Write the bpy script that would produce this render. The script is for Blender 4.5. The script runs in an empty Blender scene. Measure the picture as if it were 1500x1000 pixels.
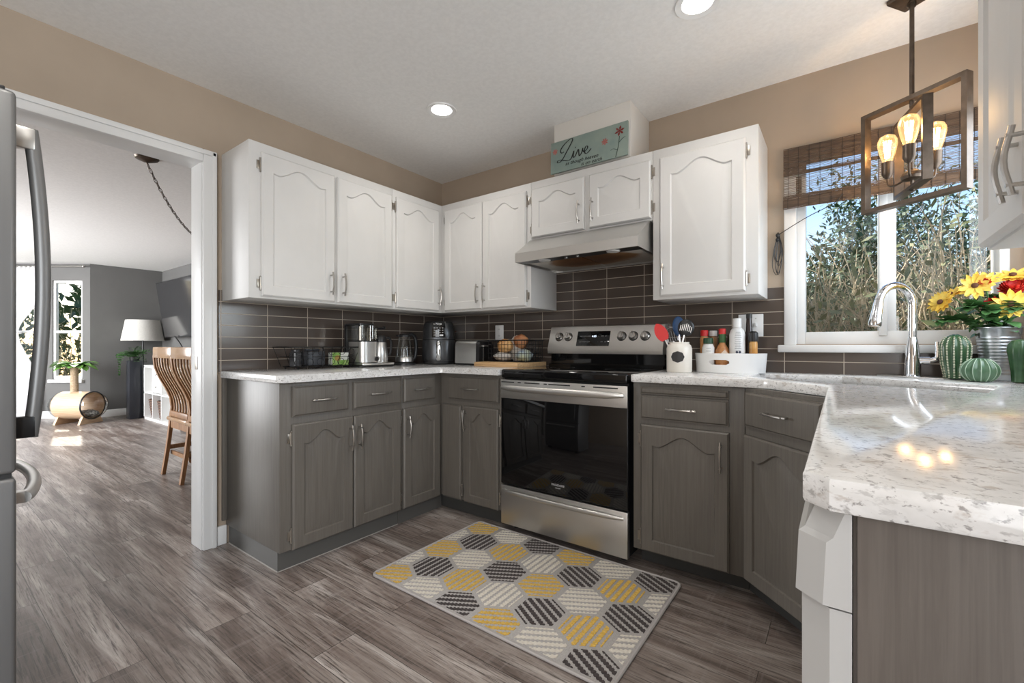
import bpy, bmesh, math, random
from mathutils import Matrix, Vector, noise as mnoise
from math import sin, cos, pi, radians, sqrt
R_ = random.Random(7)
S = bpy.context.scene
COL = S.collection

# ------------------------------------------------------------------ camera, world, lights, exposure
cam_d = bpy.data.cameras.new('camera'); cam = bpy.data.objects.new('camera', cam_d); COL.objects.link(cam)
cam.location = (2.6545, -2.6293, 1.055)
cam.rotation_euler = (radians(90), 0, radians(36.36))
cam_d.sensor_width = 36; cam_d.lens = 654/1500*36; cam_d.shift_y = 6/1500
cam_d.clip_start = 0.02; cam_d.clip_end = 200
S.camera = cam
S.view_settings.view_transform = 'Standard'; S.view_settings.look = 'None'
S.view_settings.gamma = 1; S.view_settings.use_curve_mapping = False
S.view_settings.exposure = 0.16
S.cycles.use_denoising = True
S.cycles.max_bounces = 10; S.cycles.diffuse_bounces = 6; S.cycles.transparent_max_bounces = 16
S.cycles.sample_clamp_indirect = 6
S.cycles.caustics_reflective = False; S.cycles.caustics_refractive = False

W = bpy.data.worlds.new('sky'); S.world = W; W.use_nodes = True
wn = W.node_tree; wn.nodes.clear()
wo = wn.nodes.new('ShaderNodeOutputWorld'); wb = wn.nodes.new('ShaderNodeBackground')
ws = wn.nodes.new('ShaderNodeTexSky'); ws.sky_type = 'NISHITA'; ws.sun_disc = False
ws.sun_elevation = radians(36); ws.sun_rotation = radians(-80); ws.air_density = 1.0; ws.dust_density = 1.0
wb.inputs['Strength'].default_value = 0.30
wn.links.new(ws.outputs[0], wb.inputs[0]); wn.links.new(wb.outputs[0], wo.inputs[0])

def lamp(name, kind, loc, energy, color=(1, 1, 1), aim=None, **k):
    d = bpy.data.lights.new(name, kind); d.energy = energy; d.color = color
    for a, v in k.items(): setattr(d, a, v)
    o = bpy.data.objects.new(name, d); COL.objects.link(o); o.location = loc
    if aim is not None: o.rotation_euler = Vector(aim).to_track_quat('-Z', 'Y').to_euler()
    return o
lamp('sun', 'SUN', (-5, 3, 6), 8.5, (1, .93, .82), aim=(2.476, -.417, -1.945), angle=radians(.6))
# added fills at an unseen patio door, side window and living room front window
lamp('added_door_fill', 'AREA', (3.24, -4.05, 1.1), 76, (.95, .97, 1.0), aim=(-1, 0, 0), shape='RECTANGLE', size=1.8, size_y=1.95)
lamp('added_side_fill', 'AREA', (3.264, -.535, 1.54), 11, (.86, .93, 1.0), aim=(-1, 0, 0), shape='RECTANGLE', size=.76, size_y=.80)
lamp('added_front_fill', 'AREA', (-4.6, -4.5, 1.35), 300, (.97, .98, 1.0), aim=(0, 1, 0), shape='RECTANGLE', size=3.0, size_y=1.7)

# ------------------------------------------------------------------ mesh helpers
class MB:
    def __init__(s): s.bm = bmesh.new(); s.M = Matrix.Identity(4)
    def v(s, p): return s.bm.verts.new(s.M @ Vector(p))
    def f(s, vs, m=0):
        try: fc = s.bm.faces.new(vs)
        except ValueError: return None
        fc.material_index = m; return fc
    def poly(s, pts, m=0): return s.f([s.v(p) for p in pts], m)
    def box(s, x0, x1, y0, y1, z0, z1, m=0, bev=0, seg=2):
        vs = [s.v(p) for p in ((x0,y0,z0),(x1,y0,z0),(x1,y1,z0),(x0,y1,z0),(x0,y0,z1),(x1,y0,z1),(x1,y1,z1),(x0,y1,z1))]
        fs = [s.f([vs[i] for i in q], m) for q in ((3,2,1,0),(4,5,6,7),(0,1,5,4),(1,2,6,5),(2,3,7,6),(3,0,4,7))]
        if bev:
            es = list({e for f in fs for e in f.edges})
            r = bmesh.ops.bevel(s.bm, geom=es, offset=bev, segments=seg, affect='EDGES', profile=.5, clamp_overlap=True)
            for f in r['faces']: f.material_index = m
        return s
    def prism(s, pts, z0, z1, m=0, bev=0):
        a = [s.v((p[0], p[1], z0)) for p in pts]; b = [s.v((p[0], p[1], z1)) for p in pts]
        n = len(pts); fs = [s.f(a[::-1], m), s.f(b, m)]
        for i in range(n): fs.append(s.f([a[i], a[(i+1) % n], b[(i+1) % n], b[i]], m))
        if bev:
            es = [e for e in fs[1].edges] + [e for e in fs[0].edges]
            r = bmesh.ops.bevel(s.bm, geom=es, offset=bev, segments=2, affect='EDGES', profile=.5, clamp_overlap=True)
            for f in r['faces']: f.material_index = m
        return s
    def loops(s, rings, m=0, closed=True, cap0=False, cap1=False):
        vr = [[s.v(p) for p in r] for r in rings]
        for a, b in zip(vr, vr[1:]):
            n = len(a)
            for i in range(n if closed else n-1): s.f([a[i], a[(i+1) % n], b[(i+1) % n], b[i]], m)
        if cap0: s.f(vr[0][::-1], m)
        if cap1: s.f(vr[-1], m)
        return s
    def lathe(s, prof, c=(0,0,0), seg=24, m=0, cap0=True, cap1=True, sx=1, sy=1, rib=0, nrib=0):
        rings = []
        for r, z in prof:
            ring = []
            for i in range(seg):
                a = 2*pi*i/seg; rr = r*(1+rib*cos(nrib*a)) if rib else r
                ring.append((c[0]+rr*cos(a)*sx, c[1]+rr*sin(a)*sy, c[2]+z))
            rings.append(ring)
        return s.loops(rings, m, True, cap0, cap1)
    def cyl(s, c, r, z0, z1, seg=20, m=0): return s.lathe([(r, z0), (r, z1)], c, seg, m)
    def tube(s, pts, r, seg=8, m=0, closed=False, flat=1.0, up=None, caps=True):
        pts = [Vector(p) for p in pts]; n = len(pts)
        rs = r if isinstance(r, (list, tuple)) else [r]*n
        T = []
        for i in range(n):
            if closed: t = pts[(i+1) % n]-pts[i-1]
            else: t = pts[min(i+1, n-1)]-pts[max(i-1, 0)]
            T.append(t.normalized() if t.length > 1e-9 else Vector((0,0,1)))
        nn = Vector(up) if up else (Vector((0,0,1)) if abs(T[0].z) < .9 else Vector((1,0,0)))
        rings = []
        for i in range(n):
            t = T[i]; nn = nn - t*nn.dot(t)
            if nn.length < 1e-6: nn = t.orthogonal()
            nn.normalize(); b = t.cross(nn)
            ring = []
            for k in range(seg):
                a = 2*pi*(k+.5)/seg
                ring.append(pts[i]+nn*(cos(a)*rs[i])+b*(sin(a)*rs[i]*flat))
            rings.append(ring)
        if closed: rings.append(rings[0]); 
        vr = [[s.v(p) for p in q] for q in (rings[:-1] if closed else rings)]
        if closed: vr.append(vr[0])
        for a, b in zip(vr, vr[1:]):
            for k in range(seg): s.f([a[k], a[(k+1) % seg], b[(k+1) % seg], b[k]], m)
        if caps and not closed: s.f(vr[0][::-1], m); s.f(vr[-1], m)
        return s
    def ball(s, c, r, m=0, seg=14, rows=8):
        rx, ry, rz = r if isinstance(r, (list, tuple)) else (r, r, r)
        prof = [(cos(-pi/2+pi*i/rows), sin(-pi/2+pi*i/rows)) for i in range(rows+1)]
        rings = [[(c[0]+max(q, .02)*rx*cos(2*pi*k/seg), c[1]+max(q, .02)*ry*sin(2*pi*k/seg), c[2]+z*rz) for k in range(seg)] for q, z in prof]
        return s.loops(rings, m, True, True, True)
    def mesh(s, me, M, m=0):
        vs = [s.bm.verts.new(s.M @ (M @ v.co)) for v in me.vertices]
        for p in me.polygons: s.f([vs[i] for i in p.vertices], m)
        return s
    def build(s, name, mats, parent=None, recalc=True, ang=32, world=False, flat=False):
        bm = s.bm
        if world and parent is not None: bmesh.ops.translate(bm, verts=bm.verts, vec=-wloc(parent))
        if recalc: bmesh.ops.recalc_face_normals(bm, faces=bm.faces)
        me = bpy.data.meshes.new(name); bm.to_mesh(me); bm.free()
        for m in (mats if isinstance(mats, (list, tuple)) else [mats]): me.materials.append(m)
        if not flat:
            me.polygons.foreach_set('use_smooth', [True]*len(me.polygons)); me.set_sharp_from_angle(angle=radians(ang))
        o = bpy.data.objects.new(name, me); COL.objects.link(o)
        if parent is not None: o.parent = parent
        return o
def wloc(o):
    p = Vector((0,0,0))
    while o is not None: p = p + o.location; o = o.parent
    return p
def tag(o, label=None, cat=None, group=None, kind=None):
    if label: o['label'] = label
    if cat: o['category'] = cat
    if group: o['group'] = group
    if kind: o['kind'] = kind
    return o
def thing(name, label, cat, loc=(0,0,0), rz=0, group=None):
    o = bpy.data.objects.new(name, None); COL.objects.link(o); o.empty_display_size = .05
    o.location = loc; o.rotation_euler = (0, 0, rz)
    return tag(o, label, cat, group)
def dup(root, loc, rz, label=None):
    def cp(o, par):
        c = o.copy(); COL.objects.link(c)
        if par is not None: c.parent = par
        for ch in list(o.children): cp(ch, c)
        return c
    c = cp(root, None); c.location = loc; c.rotation_euler = (0, 0, rz)
    if label: c['label'] = label
    return c
def frame(o, u, v, n):
    u, v, n = Vector(u), Vector(v), Vector(n)
    return Matrix(((u.x, v.x, n.x, o[0]), (u.y, v.y, n.y, o[1]), (u.z, v.z, n.z, o[2]), (0,0,0,1)))
def text_mesh(txt, size, shear=0, ext=.0004, align='CENTER'):
    cu = bpy.data.curves.new('t', 'FONT'); cu.body = txt; cu.size = size; cu.shear = shear; cu.extrude = ext; cu.align_x = align
    cu.resolution_u = 3
    o = bpy.data.objects.new('t', cu); COL.objects.link(o); bpy.context.view_layer.update()
    me = bpy.data.meshes.new_from_object(o.evaluated_get(bpy.context.evaluated_depsgraph_get()))
    bpy.data.objects.remove(o); return me

# ------------------------------------------------------------------ materials
def nt(name):
    m = bpy.data.materials.new(name); m.use_nodes = True
    return m, m.node_tree, m.node_tree.nodes['Principled BSDF']
def setp(b, **k):
    for a, v in k.items():
        a = a.replace('_', ' ')
        if isinstance(v, tuple) and len(v) == 3: v = (*v, 1)
        b.inputs[a].default_value = v
def mat(name, col, rough=.5, metal=0, **k):
    m, t, b = nt(name); setp(b, Base_Color=col, Roughness=rough, Metallic=metal, **k); return m
def node(t, typ, **k):
    n = t.nodes.new(typ)
    for a, v in k.items():
        if a in n.inputs and not hasattr(n, a): n.inputs[a].default_value = v
        else: setattr(n, a, v)
    return n
def coords(t, scale=(1,1,1), loc=(0,0,0), rot=(0,0,0)):
    c = t.nodes.new('ShaderNodeTexCoord'); mp = t.nodes.new('ShaderNodeMapping')
    mp.inputs['Scale'].default_value = scale; mp.inputs['Location'].default_value = loc; mp.inputs['Rotation'].default_value = rot
    t.links.new(c.outputs['Object'], mp.inputs[0]); return mp.outputs[0]
def noise(t, vec, scale, detail=4, rough=.55, dist=0):
    n = t.nodes.new('ShaderNodeTexNoise'); n.inputs['Scale'].default_value = scale; n.inputs['Detail'].default_value = detail
    n.inputs['Roughness'].default_value = rough; n.inputs['Distortion'].default_value = dist
    t.links.new(vec, n.inputs['Vector']); return n.outputs['Fac']
def ramp(t, fac, stops):
    r = t.nodes.new('ShaderNodeValToRGB'); e = r.color_ramp.elements
    while len(e) < len(stops): e.new(.5)
    for i, (p, c) in enumerate(stops):
        e[i].position = p; e[i].color = (*c, 1) if isinstance(c, tuple) else (c, c, c, 1)
    t.links.new(fac, r.inputs[0]); return r.outputs[0]
def mixc(t, fac, a, b, mode='MIX'):
    m = t.nodes.new('ShaderNodeMix'); m.data_type = 'RGBA'; m.blend_type = mode
    for i, x in ((0, fac), (6, a), (7, b)):
        if isinstance(x, (int, float)): m.inputs[i].default_value = x
        elif isinstance(x, tuple): m.inputs[i].default_value = (*x, 1)
        else: t.links.new(x, m.inputs[i])
    return m.outputs[2]
def bump(t, b, h, strength=.2, dist=.002):
    n = t.nodes.new('ShaderNodeBump'); n.inputs['Strength'].default_value = strength; n.inputs['Distance'].default_value = dist
    t.links.new(h, n.inputs['Height']); t.links.new(n.outputs[0], b.inputs['Normal'])
def mottled(name, c1, c2, scale=8, rough=.5, metal=0, sc=(1,1,1), bmp=0, detail=4, lo=.35, hi=.65, **k):
    m, t, b = nt(name); setp(b, Roughness=rough, Metallic=metal, **k)
    f = noise(t, coords(t, sc), scale, detail)
    t.links.new(ramp(t, f, [(lo, c1), (hi, c2)]), b.inputs['Base Color'])
    if bmp: bump(t, b, f, bmp)
    return m
def glassy(name, tint=(1,1,1), gloss=.08, rough=.0):
    m = bpy.data.materials.new(name); m.use_nodes = True; t = m.node_tree; t.nodes.clear()
    o = t.nodes.new('ShaderNodeOutputMaterial'); mx = t.nodes.new('ShaderNodeMixShader')
    a = t.nodes.new('ShaderNodeBsdfTransparent'); a.inputs[0].default_value = (*tint, 1)
    g = t.nodes.new('ShaderNodeBsdfGlossy'); g.inputs['Roughness'].default_value = rough
    lw = t.nodes.new('ShaderNodeLayerWeight'); lw.inputs[0].default_value = .25
    mu = t.nodes.new('ShaderNodeMath'); mu.operation = 'MULTIPLY_ADD'; mu.inputs[1].default_value = .55; mu.inputs[2].default_value = gloss*.4
    t.links.new(lw.outputs['Fresnel'], mu.inputs[0]); t.links.new(mu.outputs[0], mx.inputs[0])
    t.links.new(a.outputs[0], mx.inputs[1]); t.links.new(g.outputs[0], mx.inputs[2]); t.links.new(mx.outputs[0], o.inputs[0]); return m
def emit(name, col, st):
    m, t, b = nt(name); setp(b, Base_Color=(0,0,0), Emission_Color=col, Emission_Strength=st); return m

M = {}
M['ceiling'] = mottled('ceiling_paint', (.84,.835,.82), (.89,.885,.87), 60, .9, bmp=.25)
M['tan'] = mottled('tan_wall_paint', (.405,.328,.252), (.435,.353,.273), 3, .75)
M['grey_wall'] = mottled('grey_wall_paint', (.125,.123,.119), (.135,.133,.129), 3, .8)
M['trim'] = mat('white_trim_paint', (.80,.80,.79), .38)
M['cab_white'] = mottled('white_cabinet_paint', (.66,.652,.634), (.685,.675,.657), 5, .5)
M['plastic_white'] = mat('white_plastic', (.80,.80,.79), .32); M['dw_white'] = mat('dishwasher_enamel', (.52,.52,.51), .35)
M['black'] = mat('black_plastic', (.012,.012,.013), .35)
M['black_gloss'] = mat('black_glass', (.004,.004,.0045), .04)
M['black_metal'] = mat('black_wire', (.015,.015,.016), .4, .6)
M['bronze'] = mottled('bronze_metal', (.085,.062,.045), (.12,.09,.068), 30, .38, .7)
M['chrome'] = mat('chrome', (.80,.81,.83), .06, 1)
M['nickel'] = mat('brushed_nickel', (.50,.48,.455), .3, 1)
M['hinge'] = mat('aged_nickel_hinge', (.40,.37,.33), .32, 1)
M['grout_shadow'] = mat('dark_recess', (.02,.02,.02), .8)

def steel():
    m, t, b = nt('stainless_steel'); setp(b, Metallic=1.0, Roughness=.36, Base_Color=(.64,.63,.61))
    f = noise(t, coords(t, (1.5, 1.5, 260)), 4, 3)
    mr = t.nodes.new('ShaderNodeMapRange'); mr.inputs[3].default_value = .31; mr.inputs[4].default_value = .46
    t.links.new(f, mr.inputs[0]); t.links.new(mr.outputs[0], b.inputs['Roughness']); bump(t, b, f, .05, .0005); return m
M['steel'] = steel()
M['steel_v'] = mat('brushed_steel_side', (.66,.65,.63), .33, 1)
M['fridge'] = mottled('grey_steel_fridge', (.20,.20,.20), (.215,.215,.214), 40, .42, .55, sc=(1,1,.05))

def wood_grey(name, a, b_, rough=.42):
    m, t, b = nt(name); setp(b, Roughness=rough)
    v = coords(t, (70, 70, 2.2)); f = noise(t, v, 2.0, 5, .6, .4); g = noise(t, coords(t, (5, 5, .8)), 1.6, 2)
    c = ramp(t, f, [(.3, a), (.62, b_)])
    c = mixc(t, ramp(t, g, [(.35, .0), (.7, .35)]), c, tuple(x*1.2 for x in b_))
    t.links.new(c, b.inputs['Base Color']); bump(t, b, f, .12, .0015); return m
M['cab_grey'] = wood_grey('grey_stained_cabinet', (.104,.093,.080), (.140,.127,.110))
M['cab_panel'] = wood_grey('grey_brown_end_panel', (.086,.071,.061), (.130,.112,.098), .5)
M['toe'] = mat('dark_toe_kick', (.05,.05,.047), .5)
M['toe_grey'] = mat('grey_toe_kick', (.10,.097,.09), .45)

def floor_mat():
    m, t, b = nt('grey_brown_plank_floor')
    v = coords(t)
    br = t.nodes.new('ShaderNodeTexBrick'); br.offset = .37; br.offset_frequency = 2; br.squash = 1
    for k, x in (('Scale', 1), ('Mortar Size', .0011), ('Mortar Smooth', .1), ('Bias', 0), ('Brick Width', 1.22), ('Row Height', .165)): br.inputs[k].default_value = x
    br.inputs['Color1'].default_value = (0,0,0,1); br.inputs['Color2'].default_value = (1,1,1,1); br.inputs['Mortar'].default_value = (.5,.5,.5,1)
    t.links.new(v, br.inputs['Vector'])
    sep = t.nodes.new('ShaderNodeVectorMath'); sep.operation = 'MULTIPLY_ADD'; sep.inputs[1].default_value = (3.1, 7.7, 5.3)
    t.links.new(br.outputs['Color'], sep.inputs[0]); t.links.new(v, sep.inputs[2])
    def stretched(sc, scale, det, dist, rough=.6):
        mp = t.nodes.new('ShaderNodeMapping'); mp.inputs['Scale'].default_value = sc; t.links.new(sep.outputs[0], mp.inputs[0])
        return noise(t, mp.outputs[0], scale, det, rough, dist)
    big = stretched((.9, 8, 1), 1.3, 9, .55, .68)
    fine = stretched((3.2, 95, 1), 1.6, 6, .5, .68)
    saw = stretched((70, 3.5, 1), 1.0, 2, .3)
    c = ramp(t, big, [(.28, (.062,.045,.037)), (.43, (.165,.130,.113)), (.55, (.275,.235,.210)), (.68, (.47,.43,.40))])
    c = mixc(t, ramp(t, fine, [(.36, .9), (.50, 0)]), c, (.052,.040,.035))
    c = mixc(t, ramp(t, saw, [(.55, 0), (.75, .28)]), c, (.31,.28,.26))
    tone = ramp(t, br.outputs['Color'], [(0, .90), (1, 1.25)])
    c = mixc(t, 1.0, c, tone, 'MULTIPLY')
    c = mixc(t, br.outputs['Fac'], c, (.045,.036,.03))
    t.links.new(c, b.inputs['Base Color'])
    setp(b, Roughness=.34); bump(t, b, fine, .10, .001)
    return m
M['floor'] = floor_mat()

def stone():
    m, t, b = nt('speckled_white_stone'); setp(b, Roughness=.11)
    v = coords(t, (1, 1, 1.8))
    n1 = noise(t, v, 62, 6, .62, .3); n2 = noise(t, v, 17, 4, .6, .4); n3 = noise(t, coords(t, (1,1,1.5), (3,7,1)), 120, 4, .6)
    c = ramp(t, n2, [(.35, (.70,.695,.68)), (.6, (.82,.815,.805))])
    k = mixc(t, 1.0, ramp(t, n1, [(.54, 0), (.63, .9)]), ramp(t, n2, [(.36, .25), (.58, 1)]), 'MULTIPLY')
    c = mixc(t, k, c, (.42,.41,.40))
    c = mixc(t, ramp(t, noise(t, coords(t, (1,1,1.8), (9,2,4)), 24, 4, .6), [(.60, 0), (.68, .55)]), c, (.40,.325,.265))
    c = mixc(t, ramp(t, n3, [(.60, 0), (.68, .75)]), c, (.20,.185,.18))
    t.links.new(c, b.inputs['Base Color']); return m
M['stone'] = stone()

def tile(axis):
    m, t, b = nt('brown_glass_tile_' + axis)
    c = t.nodes.new('ShaderNodeTexCoord'); s = t.nodes.new('ShaderNodeSeparateXYZ'); k = t.nodes.new('ShaderNodeCombineXYZ')
    t.links.new(c.outputs['Object'], s.inputs[0]); t.links.new(s.outputs['X' if axis == 'back' else 'Y'], k.inputs[0]); t.links.new(s.outputs['Z'], k.inputs[1])
    mp = t.nodes.new('ShaderNodeMapping'); mp.inputs['Location'].default_value = ((-.507 + .24*4) if axis == 'back' else (1.399+.2388*2), -.914+.0625*4, 0); t.links.new(k.outputs[0], mp.inputs[0])
    br = t.nodes.new('ShaderNodeTexBrick'); br.offset = 0; br.squash = 1
    for q, x in (('Scale', 1), ('Mortar Size', .0017), ('Mortar Smooth', .0), ('Bias', 0), ('Brick Width', .24 if axis == 'back' else .2388), ('Row Height', .0625)): br.inputs[q].default_value = x
    br.inputs['Color1'].default_value = (.075,.058,.048,1); br.inputs['Color2'].default_value = (.088,.069,.058,1); br.inputs['Mortar'].default_value = (.50,.43,.35,1)
    t.links.new(mp.outputs[0], br.inputs['Vector']); t.links.new(br.outputs['Color'], b.inputs['Base Color'])
    mr = t.nodes.new('ShaderNodeMapRange'); mr.inputs[3].default_value = .16; mr.inputs[4].default_value = .7
    t.links.new(br.outputs['Fac'], mr.inputs[0]); t.links.new(mr.outputs[0], b.inputs['Roughness'])
    iv = t.nodes.new('ShaderNodeMath'); iv.operation = 'SUBTRACT'; iv.inputs[0].default_value = 1; t.links.new(br.outputs['Fac'], iv.inputs[1])
    bump(t, b, iv.outputs[0], .5, .002); return m
M['tile_b'] = tile('back'); M['tile_l'] = tile('left')
M['oak'] = mottled('warm_oak', (.22,.105,.045), (.36,.19,.085), 3, .4, sc=(30, 30, 2.5))
M['maple'] = mottled('maple_board', (.50,.31,.15), (.64,.42,.22), 4, .45, sc=(2, 30, 30))
M['ply'] = mottled('birch_ply', (.55,.38,.24), (.66,.48,.32), 4, .5, sc=(2, 2, 20))
M['pane'] = glassy('window_glass', (.97,.98,.98), .05)
M['clear'] = glassy('clear_glass', (.93,.95,.95), .12)
M['smoke'] = glassy('smoked_clear_plastic', (.80,.78,.73), .3)
M['bulb_glass'] = glassy('amber_bulb_glass', (1, .90, .72), .1)
_t = M['bulb_glass'].node_tree; _o = [n for n in _t.nodes if n.type == 'OUTPUT_MATERIAL'][0]; _s = _o.inputs[0].links[0].from_socket
_e = _t.nodes.new('ShaderNodeEmission'); _e.inputs[0].default_value = (1, .60, .26, 1); _e.inputs[1].default_value = .4  # glass emits weakly, bloom around the filament put into the material
_a = _t.nodes.new('ShaderNodeAddShader'); _t.links.new(_s, _a.inputs[0]); _t.links.new(_e.outputs[0], _a.inputs[1]); _t.links.new(_a.outputs[0], _o.inputs[0])
M['filament'] = emit('glowing_filament', (1, .62, .24), 34)
M['lens'] = emit('lit_lamp_lens', (1, .97, .93), 9)
M['ceramic'] = mat('cream_ceramic', (.72,.685,.62), .28)
M['slate'] = mat('chalkboard_label', (.028,.026,.025), .6)
M['red'] = mat('red_silicone', (.60,.022,.02), .4)
M['blue'] = mat('navy_silicone', (.015,.06,.16), .4)
M['green_dark'] = mat('dark_green', (.015,.06,.025), .4)
M['fabric'] = mottled('cream_lamp_fabric', (.55,.535,.50), (.60,.585,.55), 60, .85)
M['sheer'] = mat('sheer_white_curtain', (.62,.62,.62), .9)
M['leaf'] = mottled('leaf_green', (.045,.13,.035), (.11,.25,.08), 30, .5)
M['leaf_lime'] = mottled('lime_leaf', (.10,.27,.04), (.22,.42,.10), 20, .5)
M['cactus'] = mottled('cactus_glaze', (.022,.062,.026), (.045,.105,.045), 14, .25)
M['cactus2'] = mottled('pale_cactus_glaze', (.055,.12,.065), (.10,.185,.11), 14, .28)
M['spine'] = mat('cream_spine', (.68,.66,.50), .5)
M['zinc'] = mottled('galvanised_zinc', (.42,.45,.48), (.60,.63,.66), 14, .3, .9)
M['petal'] = mottled('yellow_petal', (.80,.50,.05), (.93,.72,.16), 20, .6)
M['petal_red'] = mottled('red_petal', (.42,.01,.01), (.62,.04,.02), 30, .6)
M['seed'] = mat('brown_flower_centre', (.09,.03,.012), .8)
M['twig'] = mottled('sunlit_twig', (.52,.41,.27), (.70,.58,.41), 12, .8)
M['shrub_leaf'] = mottled('shrub_leaf', (.06,.085,.025), (.17,.18,.065), 9, .6)
M['hedge'] = mottled('evergreen_leaf', (.018,.05,.018), (.05,.10,.035), 9, .6)
M['grass'] = mottled('lawn', (.08,.13,.04), (.14,.19,.07), 12, .9)
# ------------------------------------------------------------------ the room
TVY = -.19; ZL = 2.24    # television wall, living room ceiling
ZC, ZT = 2.39, .92     # ceiling, worktop
def struct(name, mb, m, **k):
    o = mb.build(name, m, **k); o['kind'] = 'structure'; return o
FX = -6.1                                   # far living room wall
C1 = Vector((FX, -1.045, 0)); CD = Vector((-.805, -.593, 0))   # bay wall start and direction
NO = Vector((-.593, .805, 0)); _a = C1+NO*.07; _b = C1+CD*1.5+NO*.07
PLAN = [(3.40,-5.15), (3.40,.15), (-.125,.15), (-.125,1.35), (-3.55,1.35), (-3.55,TVY+.15), (FX-.15,TVY+.15), (FX-.15,C1.y+.14), (_a.x,_a.y), (_b.x,_b.y), (_b.x,-5.15)]
struct('floor', MB().prism(PLAN, -.12, 0), M['floor'])
struct('ceiling', MB().box(-.125, 3.40, -5.15, .15, ZC, ZC+.2), M['ceiling'])
struct('ceiling_living', MB().prism([p if p[0] < 0 else (-.125, p[1]) for p in PLAN if p != (-.125,.15) and p != (3.40,.15)], ZL, ZL+.2), M['ceiling'])
# back wall with the sink window hole
WX0, WX1, WZ0, WZ1 = 2.425, 3.20, 1.062, 2.02
b = MB()
b.box(-.125, WX0, 0, .15, 0, ZC); b.box(WX1, 3.27, 0, .15, 0, ZC); b.box(WX0, WX1, 0, .15, 0, WZ0); b.box(WX0, WX1, 0, .15, WZ1, ZC)
struct('wall_back', b, M['tan'])
# left wall with the cased opening to the dining room
b = MB(); OY0, OY1, OZ = -2.62, -1.711, 2.003
b.box(-.125, 0, OY1, 0, 0, ZC); b.box(-.125, 0, OY0, OY1, OZ, ZC); b.box(-.125, 0, -5.1, OY0, 0, ZC)
struct('wall_left', b, M['tan'])
b = MB(); DY0, DY1 = -4.98, -3.10
b.box(3.27, 3.40, -.12, .15, 0, ZC); b.box(3.27, 3.40, DY1, -.95, 0, ZC); b.box(3.27, 3.40, -.95, -.12, 0, 1.10); b.box(3.27, 3.40, -.95, -.12, 1.98, ZC); b.box(3.27, 3.40, -5.1, DY0, 0, ZC); b.box(3.27, 3.40, DY0, DY1, 2.1, ZC); struct('wall_right', b, M['tan'])
b = MB(); b.box(-.125, 3.40, -5.15, -5.0, 0, ZC); struct('wall_rear', b, M['tan'])
# unseen patio door added in the right wall to carry a fill light
d = MB()
for y0, y1 in ((DY0, DY0+.08), (-4.09, -3.99), (DY1-.08, DY1)): d.box(3.30, 3.37, y0, y1, 0, 2.1, bev=.004)
d.box(3.30, 3.37, DY0+.08, DY1-.08, 2.02, 2.1); d.box(3.30, 3.37, DY0+.08, DY1-.08, 0, .10)
d = struct('added_door_1', d, M['trim'])
MB().box(3.332, 3.338, DY0+.08, DY1-.08, .1, 2.02).build('glass_pane', M['pane'], d)
d = MB()  # side window out of view, made up as a frame for its lamp
for q in ((-.95, -.91, 1.10, 1.98), (-.16, -.12, 1.10, 1.98), (-.95, -.12, 1.10, 1.14), (-.95, -.12, 1.94, 1.98)): d.box(3.275, 3.38, q[0], q[1], q[2], q[3], bev=.003)
d = struct('window_5', d, M['trim'])
MB().box(3.335, 3.340, -.91, -.16, 1.14, 1.94).build('glass_pane', M['pane'], d)
# casing of the opening
b = MB()
b.box(0, .022, OY1-.012, OY1+.052, 0, OZ+.063, bev=.005); b.box(.022, .030, OY1+.026, OY1+.048, 0, OZ+.056, bev=.004)
b.box(0, .022, OY0-.06, OY1-.012, OZ-.003, OZ+.063, bev=.005); b.box(.022, .030, OY0-.055, OY1+.046, OZ+.034, OZ+.057, bev=.004)
b.box(-.130, .003, OY1-.016, OY1, 0, OZ, bev=.002); b.box(-.130, .003, OY0, OY1, OZ-.003, OZ+.012, bev=.002); b.box(-.130, .003, OY0, OY0+.016, 0, OZ, bev=.002)
b.box(-.147, -.125, OY1-.012, OY1+.06, 0, OZ+.06, bev=.005); b.box(-.147, -.125, OY0, OY1, OZ, OZ+.06, bev=.005)
b.box(0, .022, OY0-.06, OY0+.012, 0, OZ+.06, bev=.005)
struct('trim_1', b, M['trim'])
b = MB(); b.box(0, .016, OY1+.052, -1.612, 0, .10, bev=.004); struct('baseboard_left', b, M['trim'])
o = MB().box(-.075, -.045, OY1-.0185, OY1-.0155, .93, 1.0, bev=.001).build('strike_plate', M['hinge']); tag(o, 'small metal strike plate set in the white door jamb', 'strike plate')
# tiled splashbacks
b = MB(); b.box(0, .008, -1.648, 0, ZT-.01, 1.352); struct('trim_2', b, M['tile_l'])
b = MB(); b.box(.008, 2.424, -.008, 0, ZT-.01, 1.352); b.box(1.09, 1.87, -.008, 0, 1.352, 1.60); b.box(2.424, 3.27, -.008, 0, ZT-.01, 1.022)
struct('trim_3', b, M['tile_b'])

# sink window: casing, sill, sashes, glass
b = MB()
b.box(WX0, WX0+.052, -.014, .12, 1.058, WZ1, bev=.004); b.box(WX0+.052, 2.513, .03, .12, 1.058, WZ1, bev=.004)   # left jamb and sash
b.box(3.170, WX1, -.014, .12, 1.058, WZ1, bev=.004)
b.box(2.513, 3.17, .03, .12, 1.058, 1.122, bev=.004); b.box(2.513, 3.17, .03, .12, 1.985, WZ1, bev=.004)
b.box(2.796, 2.826, .02, .12, 1.10, 2.0, bev=.004); b.box(2.826, 2.858, .035, .12, 1.10, 2.0, bev=.004)
struct('window_1', b, M['trim'])
w1 = bpy.data.objects['window_1']
o = MB().box(2.40, 3.27, -.045, .02, 1.022, 1.058, bev=.006).build('window_sill', M['trim'], w1)
o = MB().box(2.513, 2.796, .072, .076, 1.12, 1.99).build('glass_pane', M['pane'], w1)
o = MB().box(2.858, 3.170, .082, .086, 1.12, 1.99).build('glass_pane', M['pane'], w1)

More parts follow.
